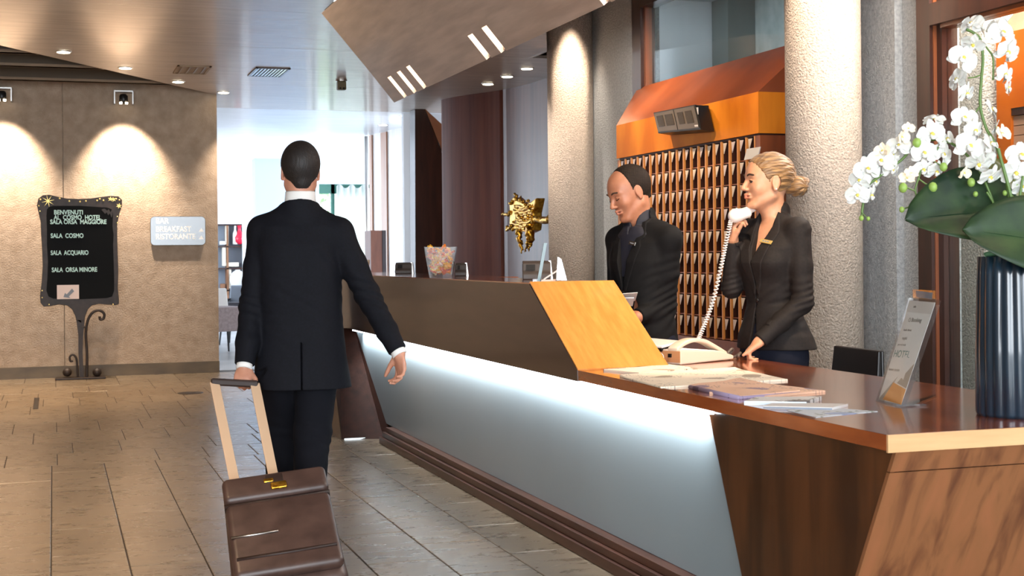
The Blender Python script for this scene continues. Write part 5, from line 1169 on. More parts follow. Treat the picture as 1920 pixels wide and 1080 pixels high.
# ================================================================== PEOPLE (bodies grown as one implicit surface each)
class Sdf:
    def __init__(s, lo, hi, vox):
        s.v = vox; s.lo = np.array(lo, float); s.n = np.ceil((np.array(hi)-s.lo)/vox).astype(int)+1
        s.a = np.full(s.n, 1.0, np.float32)
    def win(s, lo, hi):
        i0 = np.maximum(0, np.floor((np.array(lo)-s.lo)/s.v).astype(int)); i1 = np.minimum(s.n, np.ceil((np.array(hi)-s.lo)/s.v).astype(int)+1)
        if (i1 <= i0).any(): return None
        ax = [s.lo[k]+np.arange(i0[k], i1[k])*s.v for k in range(3)]
        X, Y, Z = np.meshgrid(*ax, indexing='ij', sparse=True)
        return (slice(i0[0], i1[0]), slice(i0[1], i1[1]), slice(i0[2], i1[2])), X.astype(np.float32), Y.astype(np.float32), Z.astype(np.float32)
    def op(s, fn, lo, hi, k=.012, sub=False):
        m = k+.02; w = s.win(np.array(lo)-m, np.array(hi)+m)
        if w is None: return s
        sl, X, Y, Z = w; d = fn(X, Y, Z).astype(np.float32); a = s.a[sl]
        if sub:
            d = -d; h = np.clip(.5-.5*(a-d)/k, 0, 1); s.a[sl] = a*(1-h)+d*h+k*h*(1-h)
        else:
            h = np.clip(.5+.5*(a-d)/k, 0, 1); s.a[sl] = a*(1-h)+d*h-k*h*(1-h)
        return s
    def cap(s, p, q, r1, r2=None, k=.012, sub=False):
        r2 = r1 if r2 is None else r2; p, q = np.array(p, float), np.array(q, float); ab = q-p; L = max(ab@ab, 1e-9); R = max(r1, r2)
        def fn(X, Y, Z):
            x, y, z = X-p[0], Y-p[1], Z-p[2]; t = np.clip((x*ab[0]+y*ab[1]+z*ab[2])/L, 0, 1)
            return np.sqrt((x-ab[0]*t)**2+(y-ab[1]*t)**2+(z-ab[2]*t)**2)-(r1+(r2-r1)*t)
        return s.op(fn, np.minimum(p, q)-R, np.maximum(p, q)+R, k, sub)
    def chain(s, pts, rs, k=.012):
        for i in range(len(pts)-1): s.cap(pts[i], pts[i+1], rs[i], rs[i+1], k)
        return s
    def ell(s, c, r, fr=None, k=.012, sub=False):
        c = np.array(c, float); r = np.array(r, float); R = r.max(); A = np.array(fr) if fr is not None else np.eye(3)
        def fn(X, Y, Z):
            x, y, z = X-c[0], Y-c[1], Z-c[2]
            u = (x*A[0][0]+y*A[0][1]+z*A[0][2])/r[0]; v = (x*A[1][0]+y*A[1][1]+z*A[1][2])/r[1]; w = (x*A[2][0]+y*A[2][1]+z*A[2][2])/r[2]
            l = np.sqrt(u*u+v*v+w*w); g = np.sqrt((u/r[0])**2+(v/r[1])**2+(w/r[2])**2)+1e-6
            return l*(l-1)/g
        return s.op(fn, c-R, c+R, k, sub)
    def loft(s, st, k=.03, p=2.3):
        """st: (z, cx, cy, rx, ry)"""
        st = sorted(st); Zs, cx, cy, rx, ry = map(np.array, zip(*st))
        def fn(X, Y, Z):
            z = np.clip(Z, Zs[0], Zs[-1]); f = lambda a: np.interp(z.ravel(), Zs, a).reshape(z.shape)
            # smooth the interpolation
            RX, RY = f(rx), f(ry); u = np.abs((X-f(cx))/RX); v = np.abs((Y-f(cy))/RY)
            d = ((u**p+v**p)**(1/p)-1)*np.minimum(RX, RY)
            e = np.maximum(Z-Zs[-1], Zs[0]-Z)
            return np.maximum(d, e)
        R = max(rx.max(), ry.max())
        return s.op(fn, (cx.min()-R, cy.min()-R, Zs[0]), (cx.max()+R, cy.max()+R, Zs[-1]), k)
    def all(s):
        ax = [s.lo[k]+np.arange(s.n[k])*s.v for k in range(3)]; return np.meshgrid(*ax, indexing='ij', sparse=True)
    def isect(s, fn):
        X, Y, Z = s.all(); s.a = np.maximum(s.a, fn(X, Y, Z).astype(np.float32)); return s
    def copy(s):
        t = Sdf.__new__(Sdf); t.v, t.lo, t.n = s.v, s.lo, s.n; t.a = s.a.copy(); return t
    def mesh(s, name, mats, parent, wr=0, mi=None, kind=None, adapt=0):
        a = s.a.copy(); a[0] = a[-1] = 1; a[:, 0] = a[:, -1] = 1; a[:, :, 0] = a[:, :, -1] = 1
        g = openvdb.FloatGrid(1.0); g.copyFromArray(np.clip(a/s.v, -6, 6).astype(np.float32))
        P, Q = g.convertToQuads(0.0); P = P*s.v+s.lo
        # relax once to take the voxel steps out
        for _ in range(2):
            acc = np.zeros_like(P); cnt = np.zeros(len(P))
            for i, j in ((0,1),(1,2),(2,3),(3,0)):
                np.add.at(acc, Q[:, i], P[Q[:, j]]); np.add.at(acc, Q[:, j], P[Q[:, i]]); np.add.at(cnt, Q[:, i], 1); np.add.at(cnt, Q[:, j], 1)
            P = P*.5+.5*acc/np.maximum(cnt, 1)[:, None]
        a_, b_, c_ = P[Q[:, 0]], P[Q[:, 1]], P[Q[:, 2]]; N = np.cross(b_-a_, c_-a_)
        cen = P.mean(0); vol = (a_*N).sum()
        if vol < 0: Q = Q[:, ::-1]
        if wr:
            nv = np.zeros_like(P)
            Nf = np.cross(P[Q[:, 1]]-P[Q[:, 0]], P[Q[:, 2]]-P[Q[:, 0]])
            for i in range(4): np.add.at(nv, Q[:, i], Nf)
            nv /= np.linalg.norm(nv, axis=1)[:, None]+1e-9
            d = wr(P); P = P+nv*d[:, None]
        me = bpy.data.meshes.new(name); nq = len(Q)
        me.vertices.add(len(P)); me.vertices.foreach_set('co', P.astype(np.float32).ravel())
        me.loops.add(nq*4); me.loops.foreach_set('vertex_index', Q.astype(np.int32).ravel())
        me.polygons.add(nq); me.polygons.foreach_set('loop_start', np.arange(0, nq*4, 4, dtype=np.int32)); me.polygons.foreach_set('loop_total', np.full(nq, 4, np.int32))
        me.update(calc_edges=True); me.polygons.foreach_set('use_smooth', np.ones(nq, bool))
        for m_ in (mats if isinstance(mats, (list, tuple)) else [mats]): me.materials.append(m_)
        if mi is not None: me.polygons.foreach_set('material_index', mi(P[Q].mean(1)).astype(np.int32))
        me.update(); o = bpy.data.objects.new(name, me); COL.objects.link(o); o.parent = parent; LOC[o] = Vector((0, 0, 0))
        return o
def wrinkle(seeds, amp=.0035):
    """soft cloth folds: sums of oblique waves around the given points"""
    def f(P):
        d = np.zeros(len(P))
        for (c, dirv, wl, rad, a) in seeds:
            c = np.array(c); dv = np.array(dirv, float); dv /= np.linalg.norm(dv); q = P-c
            w = np.exp(-(q**2).sum(1)/(2*rad*rad)); ph = q@dv/wl*6.283+2*np.sin(q[:, 2]*23+q[:, 0]*17)
            d += .6*a*w*np.sin(ph)
        d += .0008*np.sin(P[:, 0]*61+P[:, 2]*37)*np.sin(P[:, 1]*53-P[:, 2]*21)
        return d
    return f
class Person:
    def __init__(s, name_label, root, fb, group=None):
        s.t = thing('person', name_label, 'person', root, group); LOC[s.t] = Vector((0, 0, 0))
        s.root = Vector(root); s.y = Vector(fb).normalized(); s.x = s.y.cross(UP).normalized()
        s.t.rotation_euler = (0, 0, math.atan2(-s.y.x, s.y.y))
    def L(s, w):
        q = Vector(w)-s.root; return np.array((q.dot(s.x), q.dot(s.y), q.z))
    def D(s, w):
        q = Vector(w); return np.array((q.dot(s.x), q.dot(s.y), q.z))
    def px(s, x, y, d): return s.L(at(x, y, d=d))
def nrm_(v): v = np.array(v, float); return v/np.linalg.norm(v)
class HeadFr:
    def __init__(s, o, fwd, up, sc): 
        s.o = np.array(o, float); s.y = nrm_(fwd); up = np.array(up, float); s.z = nrm_(up-s.y*(up@s.y)); s.x = np.cross(s.y, s.z); s.s = sc
    def __call__(s, x, y, z): return s.o+s.s*(s.x*x+s.y*y+s.z*z)
    @property
    def A(s): return (s.x, s.y, s.z)
def head(S_, h, fem, neck, nr, bald=False, look_down=0):
    sc = h.s; E_ = lambda c, r, k=.012, sub=False: S_.ell(h(*c), np.array(r)*sc, h.A, k*sc, sub)
    C_ = lambda p, q, a, b=None, k=.010, sub=False: S_.cap(h(*p), h(*q), a*sc, (b or a)*sc, k*sc, sub)
    E_((0,-.014,.034), (.073,.098,.090)); E_((0,.030,.030), (.064,.064,.072), .03)
    E_((0,.030,-.032), (.058 if fem else .061,.062,.078), .03)
    for i in (-1, 1):
        C_((i*.048,.0,-.055), (i*.022,.068,-.094), .018 if fem else .021, .015 if fem else .018, .022)
        E_((i*.036,.062,-.022), (.022,.022,.026), .02)
        C_((i*.014,.088,.028), (i*.044,.072,.027), .009 if not fem else .0075, None, .012)
    E_((0,.080,-.094), (.017,.016,.014) if fem else (.021,.017,.017), .018)
    C_((0,.088,.020), (0,.111,-.020), .0065, .0095, .010); E_((0,.112,-.025), (.011,.011,.009), .006)
    for i in (-1, 1): E_((i*.011,.101,-.029), (.0075,.009,.0065), .005)
    for i in (-1, 1): E_((i*.031,.101,.006), (.017,.018,.013), .010, True)
    C_((-.019,.090,-.0515), (0,.1005,-.0495), .0055, .0062, .006); C_((.019,.090,-.0515), (0,.1005,-.0495), .0055, .0062, .006)
    C_((-.017,.089,-.0615), (0,.0985,-.0630), .0055, .0072 if fem else .006, .006); C_((.017,.089,-.0615), (0,.0985,-.0630), .0055, .0072 if fem else .006, .006)
    C_((-.022,.092,-.0565), (.022,.092,-.0565), .0022, None, .004, True)
    C_((-.018,.096,-.0565), (.018,.096,-.0565), .002, None, .003, True); E_((0,.097,-.076), (.016,.010,.006), .008, True)
    for i in (-1, 1):
        # lids
        lo = -.004 if look_down else .0035
        C_((i*.019,.0845,.004), (i*.031,.0905,.010-lo*0), .0032, None, .004); C_((i*.031,.0905,.010), (i*.043,.083,.005), .0032, None, .004)
        C_((i*.019,.0835,.000), (i*.031,.0875,-.005), .0028, None, .004); C_((i*.031,.0875,-.005), (i*.043,.081,-.001), .0028, None, .004)
        if look_down: E_((i*.031,.077,.004), (.013,.0128,.012), .003)
        E_((i*.077,-.004,-.002), (.007,.019,.031), .006); E_((i*.084,-.001,.004), (.004,.010,.017), .004, True); E_((i*.0765,-.002,-.030), (.006,.010,.010), .006)
    nk = np.array(neck, float); S_.cap(h(0,-.022,-.045), nk, nr*.96, nr, .03)
    S_.cap(h(0,.03,-.085), nk+.25*(h(0,.03,-.085)-nk), nr*.55, nr*.7, .03)
def face_bits(P, h, brow, iris=True, fem=False):
    LOC[P.t] = Vector((0, 0, 0))
    for i in (-1, 1):
        e = MB().ball(h(i*.031,.0755,.003), .0128*h.s, 14).build('eye', M['eye_w'], P.t, True)
        if iris: 
            d = nrm_(h(i*.031,.12,.0)-h(i*.031,.0755,.003)); c = h(i*.031,.0755,.003)+d*.0108*h.s
            MB().ball(c, tuple([.0055*h.s]*3), 10).build('iris', M['iris'], e, True)
        MB().tube(spline([h(i*.014,.0975,.0285), h(i*.030,.0955,.0345), h(i*.049,.078,.029)], 6), [.0022*h.s, .0036*h.s]+[.0038*h.s]*9+[.0026*h.s, .0012*h.s], 8).build('eyebrow', brow, P.t, True)
        if fem or not iris: MB().tube(spline([h(i*.018,.0885,.004), h(i*.031,.0945,.0085 if iris else -.003), h(i*.045,.0855,.004)], 5), .0014*h.s, 6).build('eyelashes', M['iris'], P.t, True)
def lipmask(h, mats2=1):
    def f(c):
        q = (c-h.o)/h.s; x, y, z = q@h.x, q@h.y, q@h.z
        return ((np.abs(x) < .022-np.abs(z+.057)*.6) & (y > .088) & (z < -.0465) & (z > -.0695)).astype(int)
    return f
def hand(S_, wr, d, palm, thumb, sc=1.0, curl=(35, 45, 35), sp=.0, tcurl=25, fr=.0085, tdir=None, k=.006, fcurl=None):
    """wr wrist, d towards the knuckles, palm = way the palm faces, thumb = side the thumb is on"""
    d = nrm_(d); pn = np.array(palm, float); pn = nrm_(pn-d*(pn@d)); ac = np.cross(d, pn); 
    if ac@np.array(thumb, float) < 0: ac = -ac
    wr = np.array(wr, float); A = (ac, d, pn)
    S_.ell(wr+d*.045*sc, (.040*sc, .052*sc, .0155*sc), A, .012)
    S_.cap(wr-d*.02*sc, wr+d*.02*sc, .024*sc, .022*sc, .015)
    for f, (o, L, r) in enumerate(((.030,.073,1.0),(.010,.082,1.02),(-.010,.076,.98),(-.029,.060,.88))):
        c = fcurl[f] if fcurl else curl; b = wr+d*(.082-.006*abs(f-1.2))*sc+ac*o*sc; dv = nrm_(d+ac*(o*sp)); P = [b-d*.02*sc, b]; ang = 0
        for j, fl in enumerate((.46, .30, .24)):
            ang += math.radians(c[j]); v = dv*math.cos(ang)+pn*math.sin(ang); b = b+v*L*fl*sc; P.append(b)
        rr = [x*fr*r*sc for x in (1.1, 1.08, 1.0, .95, .80)]
        for i in range(4): S_.cap(P[i], P[i+1], rr[i], rr[i+1], k)
    b = wr+d*.018*sc+ac*.026*sc+pn*.006*sc; v = nrm_(ac*.65+d*.72+pn*.35) if tdir is None else nrm_(tdir)
    p1 = b+v*.042*sc; v2 = nrm_(v*math.cos(math.radians(tcurl))+nrm_(d+pn*.3)*math.sin(math.radians(tcurl))); p2 = p1+v2*.030*sc; p3 = p2+v2*.020*sc
    S_.cap(b-v*.01*sc, p1, .016*sc, .0115*sc, .012); S_.cap(p1, p2, .0108*sc, .0098*sc, .005); S_.cap(p2, p3, .0098*sc, .0082*sc, .004)
def inpoly(U, Vv, pts):
    """2-d signed distance to a polygon (negative inside)"""
    U, Vv = np.broadcast_arrays(U, Vv); d = np.full(U.shape, 1e9); s = np.ones(U.shape); n = len(pts)
    for i in range(n):
        a = np.array(pts[i], float); b = np.array(pts[i-1], float); e = b-a; wx, wy = U-a[0], Vv-a[1]
        t = np.clip((wx*e[0]+wy*e[1])/(e@e), 0, 1); bx_, by_ = wx-e[0]*t, wy-e[1]*t; d = np.minimum(d, bx_**2+by_**2)
        c1 = Vv >= a[1]; c2 = Vv < b[1]; c3 = e[0]*wy > e[1]*wx
        s = np.where((c1 & c2 & c3) | (~c1 & ~c2 & ~c3), -s, s)
    return s*np.sqrt(d)
def overlay(J, pts, off, y0, name, mat, parent, thick=.02, wr=0):
    """a piece of cloth lying on the front of garment J inside the outline pts (x, z)"""
    T = J.copy(); xs = [p[0] for p in pts]; zs = [p[1] for p in pts]
    sl, X, Y, Z = T.win((min(xs)-.02, T.lo[1], min(zs)-.02), (max(xs)+.02, T.lo[1]+T.n[1]*T.v, max(zs)+.02))
    U = T.a[sl]; q = inpoly(X, Z, pts)
    N_ = Sdf.__new__(Sdf); N_.v = T.v; N_.lo = T.lo+np.array([sl[0].start, sl[1].start, sl[2].start])*T.v
    N_.a = np.maximum(np.maximum(U-off, q.astype(np.float32)), -(U+thick)); N_.a = np.maximum(N_.a, (y0-Y).astype(np.float32)); N_.n = np.array(N_.a.shape)
    return N_.mesh(name, mat, parent, wr)
def oncloth(bvh, x, z, sgn=1):
    r = bvh.ray_cast(Vector((x, 2*sgn, z)), Vector((0, -sgn, 0))); return r[0], r[1]
def bvh_of(o):
    me = o.data; return BVHTree.FromPolygons([v.co for v in me.vertices], [p.vertices[:] for p in me.polygons])
def shoes(P, pts, yaw=0):
    for (x, y) in pts:
        S_ = Sdf((x-.08, y-.16, -.01), (x+.08, y+.24, .14), .004)
        S_.ell((x, y+.10, .035), (.045,.085,.035), k=.02).ell((x, y-.02, .045), (.036,.06,.045), k=.02).cap((x, y-.02, .06), (x, y-.02, .11), .038, .040, .02)
        S_.isect(lambda X, Y, Z: .002-Z+0*X+0*Y); S_.mesh('shoe', M['shoe'], P.t)
# ------------------------------------------------------------------ woman on the telephone
c40, s40 = math.cos(math.radians(40)), math.sin(math.radians(40))
dW = 6.62
rt = at(1447, 480, d=dW); PW = Person('woman in charcoal blazer with blonde hair in a low bun, telephoning behind the desk', (rt.x, rt.y, 0), -RGT*c40-FWD*s40)
q = lambda x, y, dd=0: PW.px(x, y, dW+dd)
zz = lambda y, d=dW: 1.26-(y-475.5)*d/2600
ha = nrm_(PW.D(-RGT*math.cos(math.radians(12))-FWD*math.sin(math.radians(12))+UP*.0))
HW = HeadFr(q(1440, 343), ha, (0, 0, 1), 1.13)
neck = q(1455, 422, .02)
B = Sdf((-.42, -.30, -.01), (.42, .62, 1.80), .004)
head(B, HW, True, neck, .050)
shL, shR = np.array((-.148, -.01, zz(434))), np.array((.145, .0, zz(434)))
ctr = np.array((0, 0, 0))
tor = [(zz(412), 0, -.02, .05, .04), (zz(430), 0, -.01, .10, .055), (zz(446), 0, 0, .125, .065), (zz(470), 0, .01, .125, .090), (zz(500), 0, .015, .12, .095), (zz(570), 0, .0, .095, .075), (zz(640), 0, -.01, .12, .095), (.80, 0, -.01, .13, .095)]
B.loft(tor, .03)
elL, wrL = q(1506, 566, -.15), q(1424, 640, -.20)
elR, wrR = q(1372, 540, .06), q(1374, 452, -.0)
B.chain([shL, elL, wrL], [.045, .034, .024]); B.chain([shR, elR, wrR], [.045, .034, .025])
for s in (-1, 1): B.chain([(s*.075, -.01, .80), (s*.08, .0, .45), (s*.08, -.02, .10)], [.085, .052, .035], .03); B.ell((s*.08, .04, .03), (.035,.10,.03), k=.03)
# left hand: knuckles pressed on the desk
kd = q(1397, 664, -.20)
hand(B, wrL, kd-wrL, PW.D(-UP-RGT*.35), PW.D(-RGT), .92, fcurl=((55,60,40),(58,60,40),(55,62,40),(50,60,40)), tdir=nrm_(PW.D(-RGT*.9-UP*.55)), tcurl=10)
# right hand round the handset, in front of the mouth
hd = q(1381, 402, -.02)
hand(B, wrR, hd-wrR, PW.D(RGT*.8-FWD*.2), PW.D(-FWD-RGT*.2), .95, curl=(35, 60, 45), tcurl=15, tdir=nrm_(PW.D(UP*.75-FWD*.5+RGT*.35)))
MWskin = B.mesh('body', [M['skin_w'], M['lips']], PW.t, mi=lipmask(HW))
face_bits(PW, HW, M['hair_brow'], True, True)
# hair, swept back
HR = Sdf(HW.o-.20, HW.o+.20, .003)
HR.ell(HW(0,-.016,.034), np.array((.080,.106,.098))*HW.s, HW.A).ell(HW(0,.020,.040), np.array((.071,.072,.076))*HW.s, HW.A, .02)
HR.cap(HW(0,-.07,-.035), HW(0,-.095,-.015), .035, .03, .03)
def hmask(X, Y, Z):
    x, y, z = X-HW.o[0], Y-HW.o[1], Z-HW.o[2]; a, b, c = [(x*v[0]+y*v[1]+z*v[2])/HW.s for v in HW.A]
    fr_ = (b-.076)*.8-(c-.062)*.6+np.abs(a)*.10        # forehead line
    lo_ = np.maximum(-(c+.050+(b+.02)*.55), (b-.036)*.85-(c-.020)*.5)
    ear = -(np.sqrt((b+.004)**2+((c+.004)*.75)**2)-.024); ear = np.where(np.abs(a) > .055, ear, -1)
    return np.maximum(np.maximum(fr_, lo_), ear)*HW.s
HR.isect(hmask)
def strands(h, amp=.0016, fq=210):
    def f(P):
        q_ = (P-h.o)/h.s; x, y, z = q_@h.x, q_@h.y, q_@h.z; an = np.arctan2(z+.02, -(y+.10)) if 0 else np.arctan2(x, z+.02)
        return amp*np.sin(an*26+8*y*10+2*np.sin(y*40+an*5))+amp*.6*np.sin(an*61+y*55)
    return f
hr = HR.mesh('hair', M['hair_blonde'], PW.t, strands(HW, .0013))
bc = q(1496, 350, .0); bfr = None
BN = Sdf(bc-.09, bc+.09, .003); BN.ell(bc, (.046,.050,.050)).cap(q(1478, 352), bc, .030, .036, .02).ell(q(1507, 341), (.024,.03,.026), k=.01)
BN.mesh('hair_bun', M['hair_blonde'], PW.t, lambda P: .0022*np.sin(np.arctan2(P[:, 2]-bc[2], P[:, 1]-bc[1])*9+60*(P[:, 0]-bc[0])))
e_ = HW(-.083,-.002,-.030); MB().ball(e_, .0045, 8).build('earring', M['phone_w'], PW.t, True)
# blazer
J = Sdf((-.36, -.30, .70), (.36, .50, 1.52), .004)
jt = [(zz(654), 0, -.03, .205, .150), (zz(630), 0, -.02, .190, .142), (zz(600), 0, -.01, .155, .122), (zz(568), 0, .0, .122, .104), (zz(530), 0, .008, .138, .112), (zz(492), 0, .026, .158, .128), (zz(465), 0, .016, .166, .114), (zz(440), 0, -.005, .160, .086), (zz(425), 0, -.015, .135, .070), (zz(412), 0, -.02, .10, .062), (zz(400), 0, -.02, .066, .056)]
J.loft(jt, .02, 2.2)
for s in (-1, 1): J.ell((s*.062, .088, zz(492)), (.060,.050,.058), k=.03)
J.chain([shL, shL*.5+elL*.5, elL, elL*.5+wrL*.5, wrL+(wrL-elL)*.02], [.062, .056, .048, .044, .038], .018)
J.chain([shR, elR, wrR+(elR-wrR)*.02], [.060, .048, .038], .018)
J.cap(neck+np.array((0,-.01,-.01)), q(1459, 396, .02), .064, .057, .015)
for s_ in (shL, shR): J.cap(neck+np.array((0,-.02,-.022)), s_+np.array((0,0,.008)), .054, .050, .03)
# neck opening and V
J.cap(neck+np.array((0,.005,.0)), HW(0,-.015,-.07), .0515, .0515, .004, True)
vz = zz(490); 
J.op(lambda X, Y, Z: np.maximum(inpoly(X, Z, [(-.002, vz), (-.046, zz(425)), (-.056, zz(385)), (.056, zz(385)), (.046, zz(425))]), -.005-Y), (-.08, -.02, vz-.01), (.08, .4, zz(390)), .004, True)
J.op(lambda X, Y, Z: np.maximum(np.abs(X-.012-(zz(570)-Z)*.12)-.0022, .04-Y)+0*Z, (-.05, .04, .70), (.08, .3, zz(492)), .003, True)
J.op(lambda X, Y, Z: np.maximum(inpoly(X, Z, [(.012+.0, zz(590)), (.09, .60), (-.03, .60)]), .04-Y), (-.1, .0, .62), (.15, .4, zz(590)), .004, True)
for (w, e, r) in ((wrL, elL, .0), (wrR, elR, .0)):
    v = nrm_(w-e); c = w-v*.004; J.op(lambda X, Y, Z: np.maximum(-((X-c[0])*v[0]+(Y-c[1])*v[1]+(Z-c[2])*v[2]), np.sqrt((X-c[0])**2+(Y-c[1])**2+(Z-c[2])**2)-.09), c-.1, c+.1, .003, True)
wj = wrinkle([(elL, (0,.3,1), .035, .07, .005), (elR, (0,.3,1), .03, .06, .004), ((-.02,.1,zz(560)), (.6,0,1), .05, .09, .003), ((.0,.1,zz(620)), (1,0,.3), .08, .08, .003), (shL, (.5,.5,1), .05, .05, .003)])
blz = J.mesh('blazer', M['suit_brown'], PW.t, wj)
bv = bvh_of(blz)
for s in (-1, 1):
    L_ = [(s*.054, zz(392)), (s*.070, zz(406)), (s*.098, zz(438)), (s*.088, zz(456)), (s*.075, zz(478)), (s*.012, zz(556)), (s*.000, zz(540)), (s*.002, zz(488)), (s*.030, zz(458)), (s*.050, zz(430))]
    overlay(J, L_, .005, .01, 'lapel', M['suit_brown'], PW.t, .004, wj)
overlay(J, [(-.135, zz(598)), (-.06, zz(592)), (-.06, zz(600)), (-.133, zz(606))], .004, .0, 'pocket_flap', M['suit_brown'], PW.t, .004, wj)
for z_ in (562,):
    p, n_ = oncloth(bv, .0, zz(z_)); 
    if p: MB().lathe(p, [(.010,0),(.010,.004),(.006,.005)], 14, ax=n_).build('button', M['black'], PW.t, True)
def tagplate(bv, x, z, w, h, rot, P, mt, nm='name_tag'):
    p, n_ = oncloth(bv, x, z)
    if p is None: return
    n_ = n_.normalized(); a = UP.cross(n_).normalized(); u = n_.cross(a); a2 = a*math.cos(rot)+u*math.sin(rot); u2 = n_.cross(a2)
    o = MB().obox(p+n_*.009, a2*w/2, u2*h/2, n_*.0025).build(nm, mt, P.t, bevel=.001)
    for k in range(3): MB().obox(p+n_*.0118+a2*w*(-.22+.2*k), a2*w*.07, u2*h*.14, n_*.0003).build('name_print', M['greybox'], o)
tl_ = PW.L(at(1431, 455, d=dW-.13)); tagplate(bv, tl_[0], tl_[2], .066, .020, -.22, PW, M['goldp'])
# trousers
T = Sdf((-.26, -.26, .0), (.26, .26, .95), .005)
T.loft([(.93,0,0,.125,.10),(.84,0,-.01,.155,.120),(.76,0,-.01,.165,.130),(.70,0,-.01,.160,.125)], .02)
for s in (-1, 1): T.chain([(s*.075,-.01,.78),(s*.08,0,.45),(s*.08,-.02,.06)], [.098,.072,.062], .03)
T.isect(lambda X, Y, Z: .05-Z+0*X+0*Y); T.mesh('trousers', M['trousers'], PW.t); shoes(PW, ((-.08,-.02),(.08,-.02)))
# handset held to the far ear
h0, h1 = at(1383, 403, d=dW-.05), at(1452, 352, d=dW+.13)
HS = thing('telephone_handset', 'white telephone handset held to the mouth of the blonde woman', 'telephone handset', h0); LOC[HS] = Vector((0, 0, 0)); HS.location = (0, 0, 0)
K = Sdf(np.minimum(h0, h1)-.07, np.maximum(h0, h1)+.07, .003); mid = (h0+h1)/2+Vector((RGT*.012-UP*.022))
K.chain([h0, mid, h1], [.024, .016, .017], .02); K.cap(h0-RGT*.012-UP*.004, h0+RGT*.045+UP*.006, .034, .022, .012).ell(h1, (.027,.027,.024), k=.012); K.mesh('grip', M['phone_w'], HS)
MB().lathe(Vector(h0)+UP*.016, [(.016,0),(.018,.008),(.014,.010)], 16, ax=(RGT*.7+UP*.7)).build('mouthpiece', M['phone_w'], HS, True)
# ------------------------------------------------------------------ receptionist in black looking down
a33 = math.radians(38); dM = 6.92
rt = at(1205, 480, d=dM); PM = Person('balding man in black suit looking down, standing behind the raised counter', (rt.x, rt.y, 0), -RGT*math.cos(a33)-FWD*math.sin(a33))
q = lambda x, y, dd=0: PM.px(x, y, dM+dd); zz = lambda y, d=dM: 1.26-(y-477.7)*d/2600
fh = nrm_(PM.D(-RGT*.88-FWD*.42-UP*.42)); uh = nrm_(PM.D(UP-RGT*.40-FWD*.1))
HM = HeadFr(q(1181, 362), fh, uh, 1.10)
neck = q(1199, 412, .02)
B = Sdf((-.42, -.30, -.01), (.42, .56, 1.86), .004)
head(B, HM, False, neck, .060, True, 1)
shL, shR = np.array((-.178, -.01, zz(450))), np.array((.175, .0, zz(450)))
B.loft([(zz(425), 0, -.02, .07, .05), (zz(440), 0, -.01, .13, .065), (zz(470), 0, .0, .145, .085), (zz(560), 0, .0, .125, .09), (.80, 0, -.01, .14, .10)], .03)
elL, wrL = q(1248, 572, -.07), q(1196, 594, -.19)
elR, wrR = q(1160, 575, .10), q(1168, 585, -.08)
B.chain([shL, elL, wrL], [.05,.038,.028]); B.chain([shR, elR, wrR], [.05,.038,.028])
for s in (-1, 1): B.chain([(s*.085,-.01,.84),(s*.09,.0,.47),(s*.09,-.02,.10)], [.09,.058,.04], .03); B.ell((s*.09,.05,.035), (.04,.11,.035), k=.03)
hand(B, wrL, PM.D(-RGT*.9-FWD*.2-UP*.25), PM.D(FWD*.5-UP*.3), PM.D(UP), 1.0, curl=(30,40,30)); hand(B, wrR, PM.D(-RGT*.8-FWD*.3-UP*.1), PM.D(-FWD), PM.D(UP), 1.0, curl=(30,40,30))
B.mesh('body', [M['skin_m'], M['lips_m']], PM.t, mi=lipmask(HM)); face_bits(PM, HM, M['hair_brow'], False)
def shorthair(P, h, line, off=.006, mat=None, nape=-.055, sc=1.0):
    R_ = Sdf(h.o-.17, h.o+.17, .003); A_ = h.A
    R_.ell(h(0,-.016,.034), np.array((.076+off,.100+off,.091+off))*h.s, A_).ell(h(0,.024,.030), np.array((.066+off,.066+off,.074+off))*h.s, A_, .02).cap(h(0,-.045,-.02), h(0,-.055,-.05), .045*h.s, .035*h.s, .03)
    def mk(X, Y, Z):
        x, y, z = X-h.o[0], Y-h.o[1], Z-h.o[2]; a, b, c = [(x*v[0]+y*v[1]+z*v[2])/h.s for v in A_]
        ear = -(np.sqrt((b+.002)**2+((c+.002)*.72)**2)-.021); ear = np.where(np.abs(a) > .055, ear, -1)
        jg = .0022*np.sin(a*900+c*300)*np.sin(c*700-b*400)
        return np.maximum(np.maximum(line(a, b, c)+jg, -(c-nape+np.maximum(0, b+.04)*.9)), ear)*h.s
    R_.isect(mk); return R_.mesh('hair', mat, P.t, lambda Q_: .0009*np.sin(Q_[:, 0]*500+Q_[:, 2]*260)*np.sin(Q_[:, 1]*430-Q_[:, 2]*300))
shorthair(PM, HM, lambda a, b, c: np.maximum((b-.018)*.9-(c-.0)*.05, (b-.026-np.clip(.05-np.abs(a), 0, 1)*.7)), .0035, M['hair_dark'])
SH = Sdf((-.2, -.2, zz(520)), (.2, .3, zz(380)), .004); SH.loft([(zz(520), 0, .01, .15, .118), (zz(440), 0, .01, .13, .092), (zz(425), 0, .01, .09, .078)], .02)
nb = q(1196, 402, .02); SH.cap(neck-np.array((0,0,.01)), neck*.2+nb*.8+np.array((0,-.004,0)), .074, .069, .02); up_ = nrm_(nb-neck)
SH.op(lambda X, Y, Z: np.sqrt((X-nb[0])**2+(Y-nb[1])**2+((Z-nb[2])*.5)**2)-.0625, nb-.1, nb+.1, .004, True)
SH.op(lambda X, Y, Z: np.maximum(inpoly(X, Z, [(0, zz(440)), (-.022, zz(405)), (.022, zz(405))]), .02-Y), (-.05, .0, zz(445)), (.05, .3, zz(400)), .003, True)
SH.mesh('shirt', M['shirt_navy'], PM.t)
J = Sdf((-.38, -.30, .70), (.38, .50, 1.50), .004)
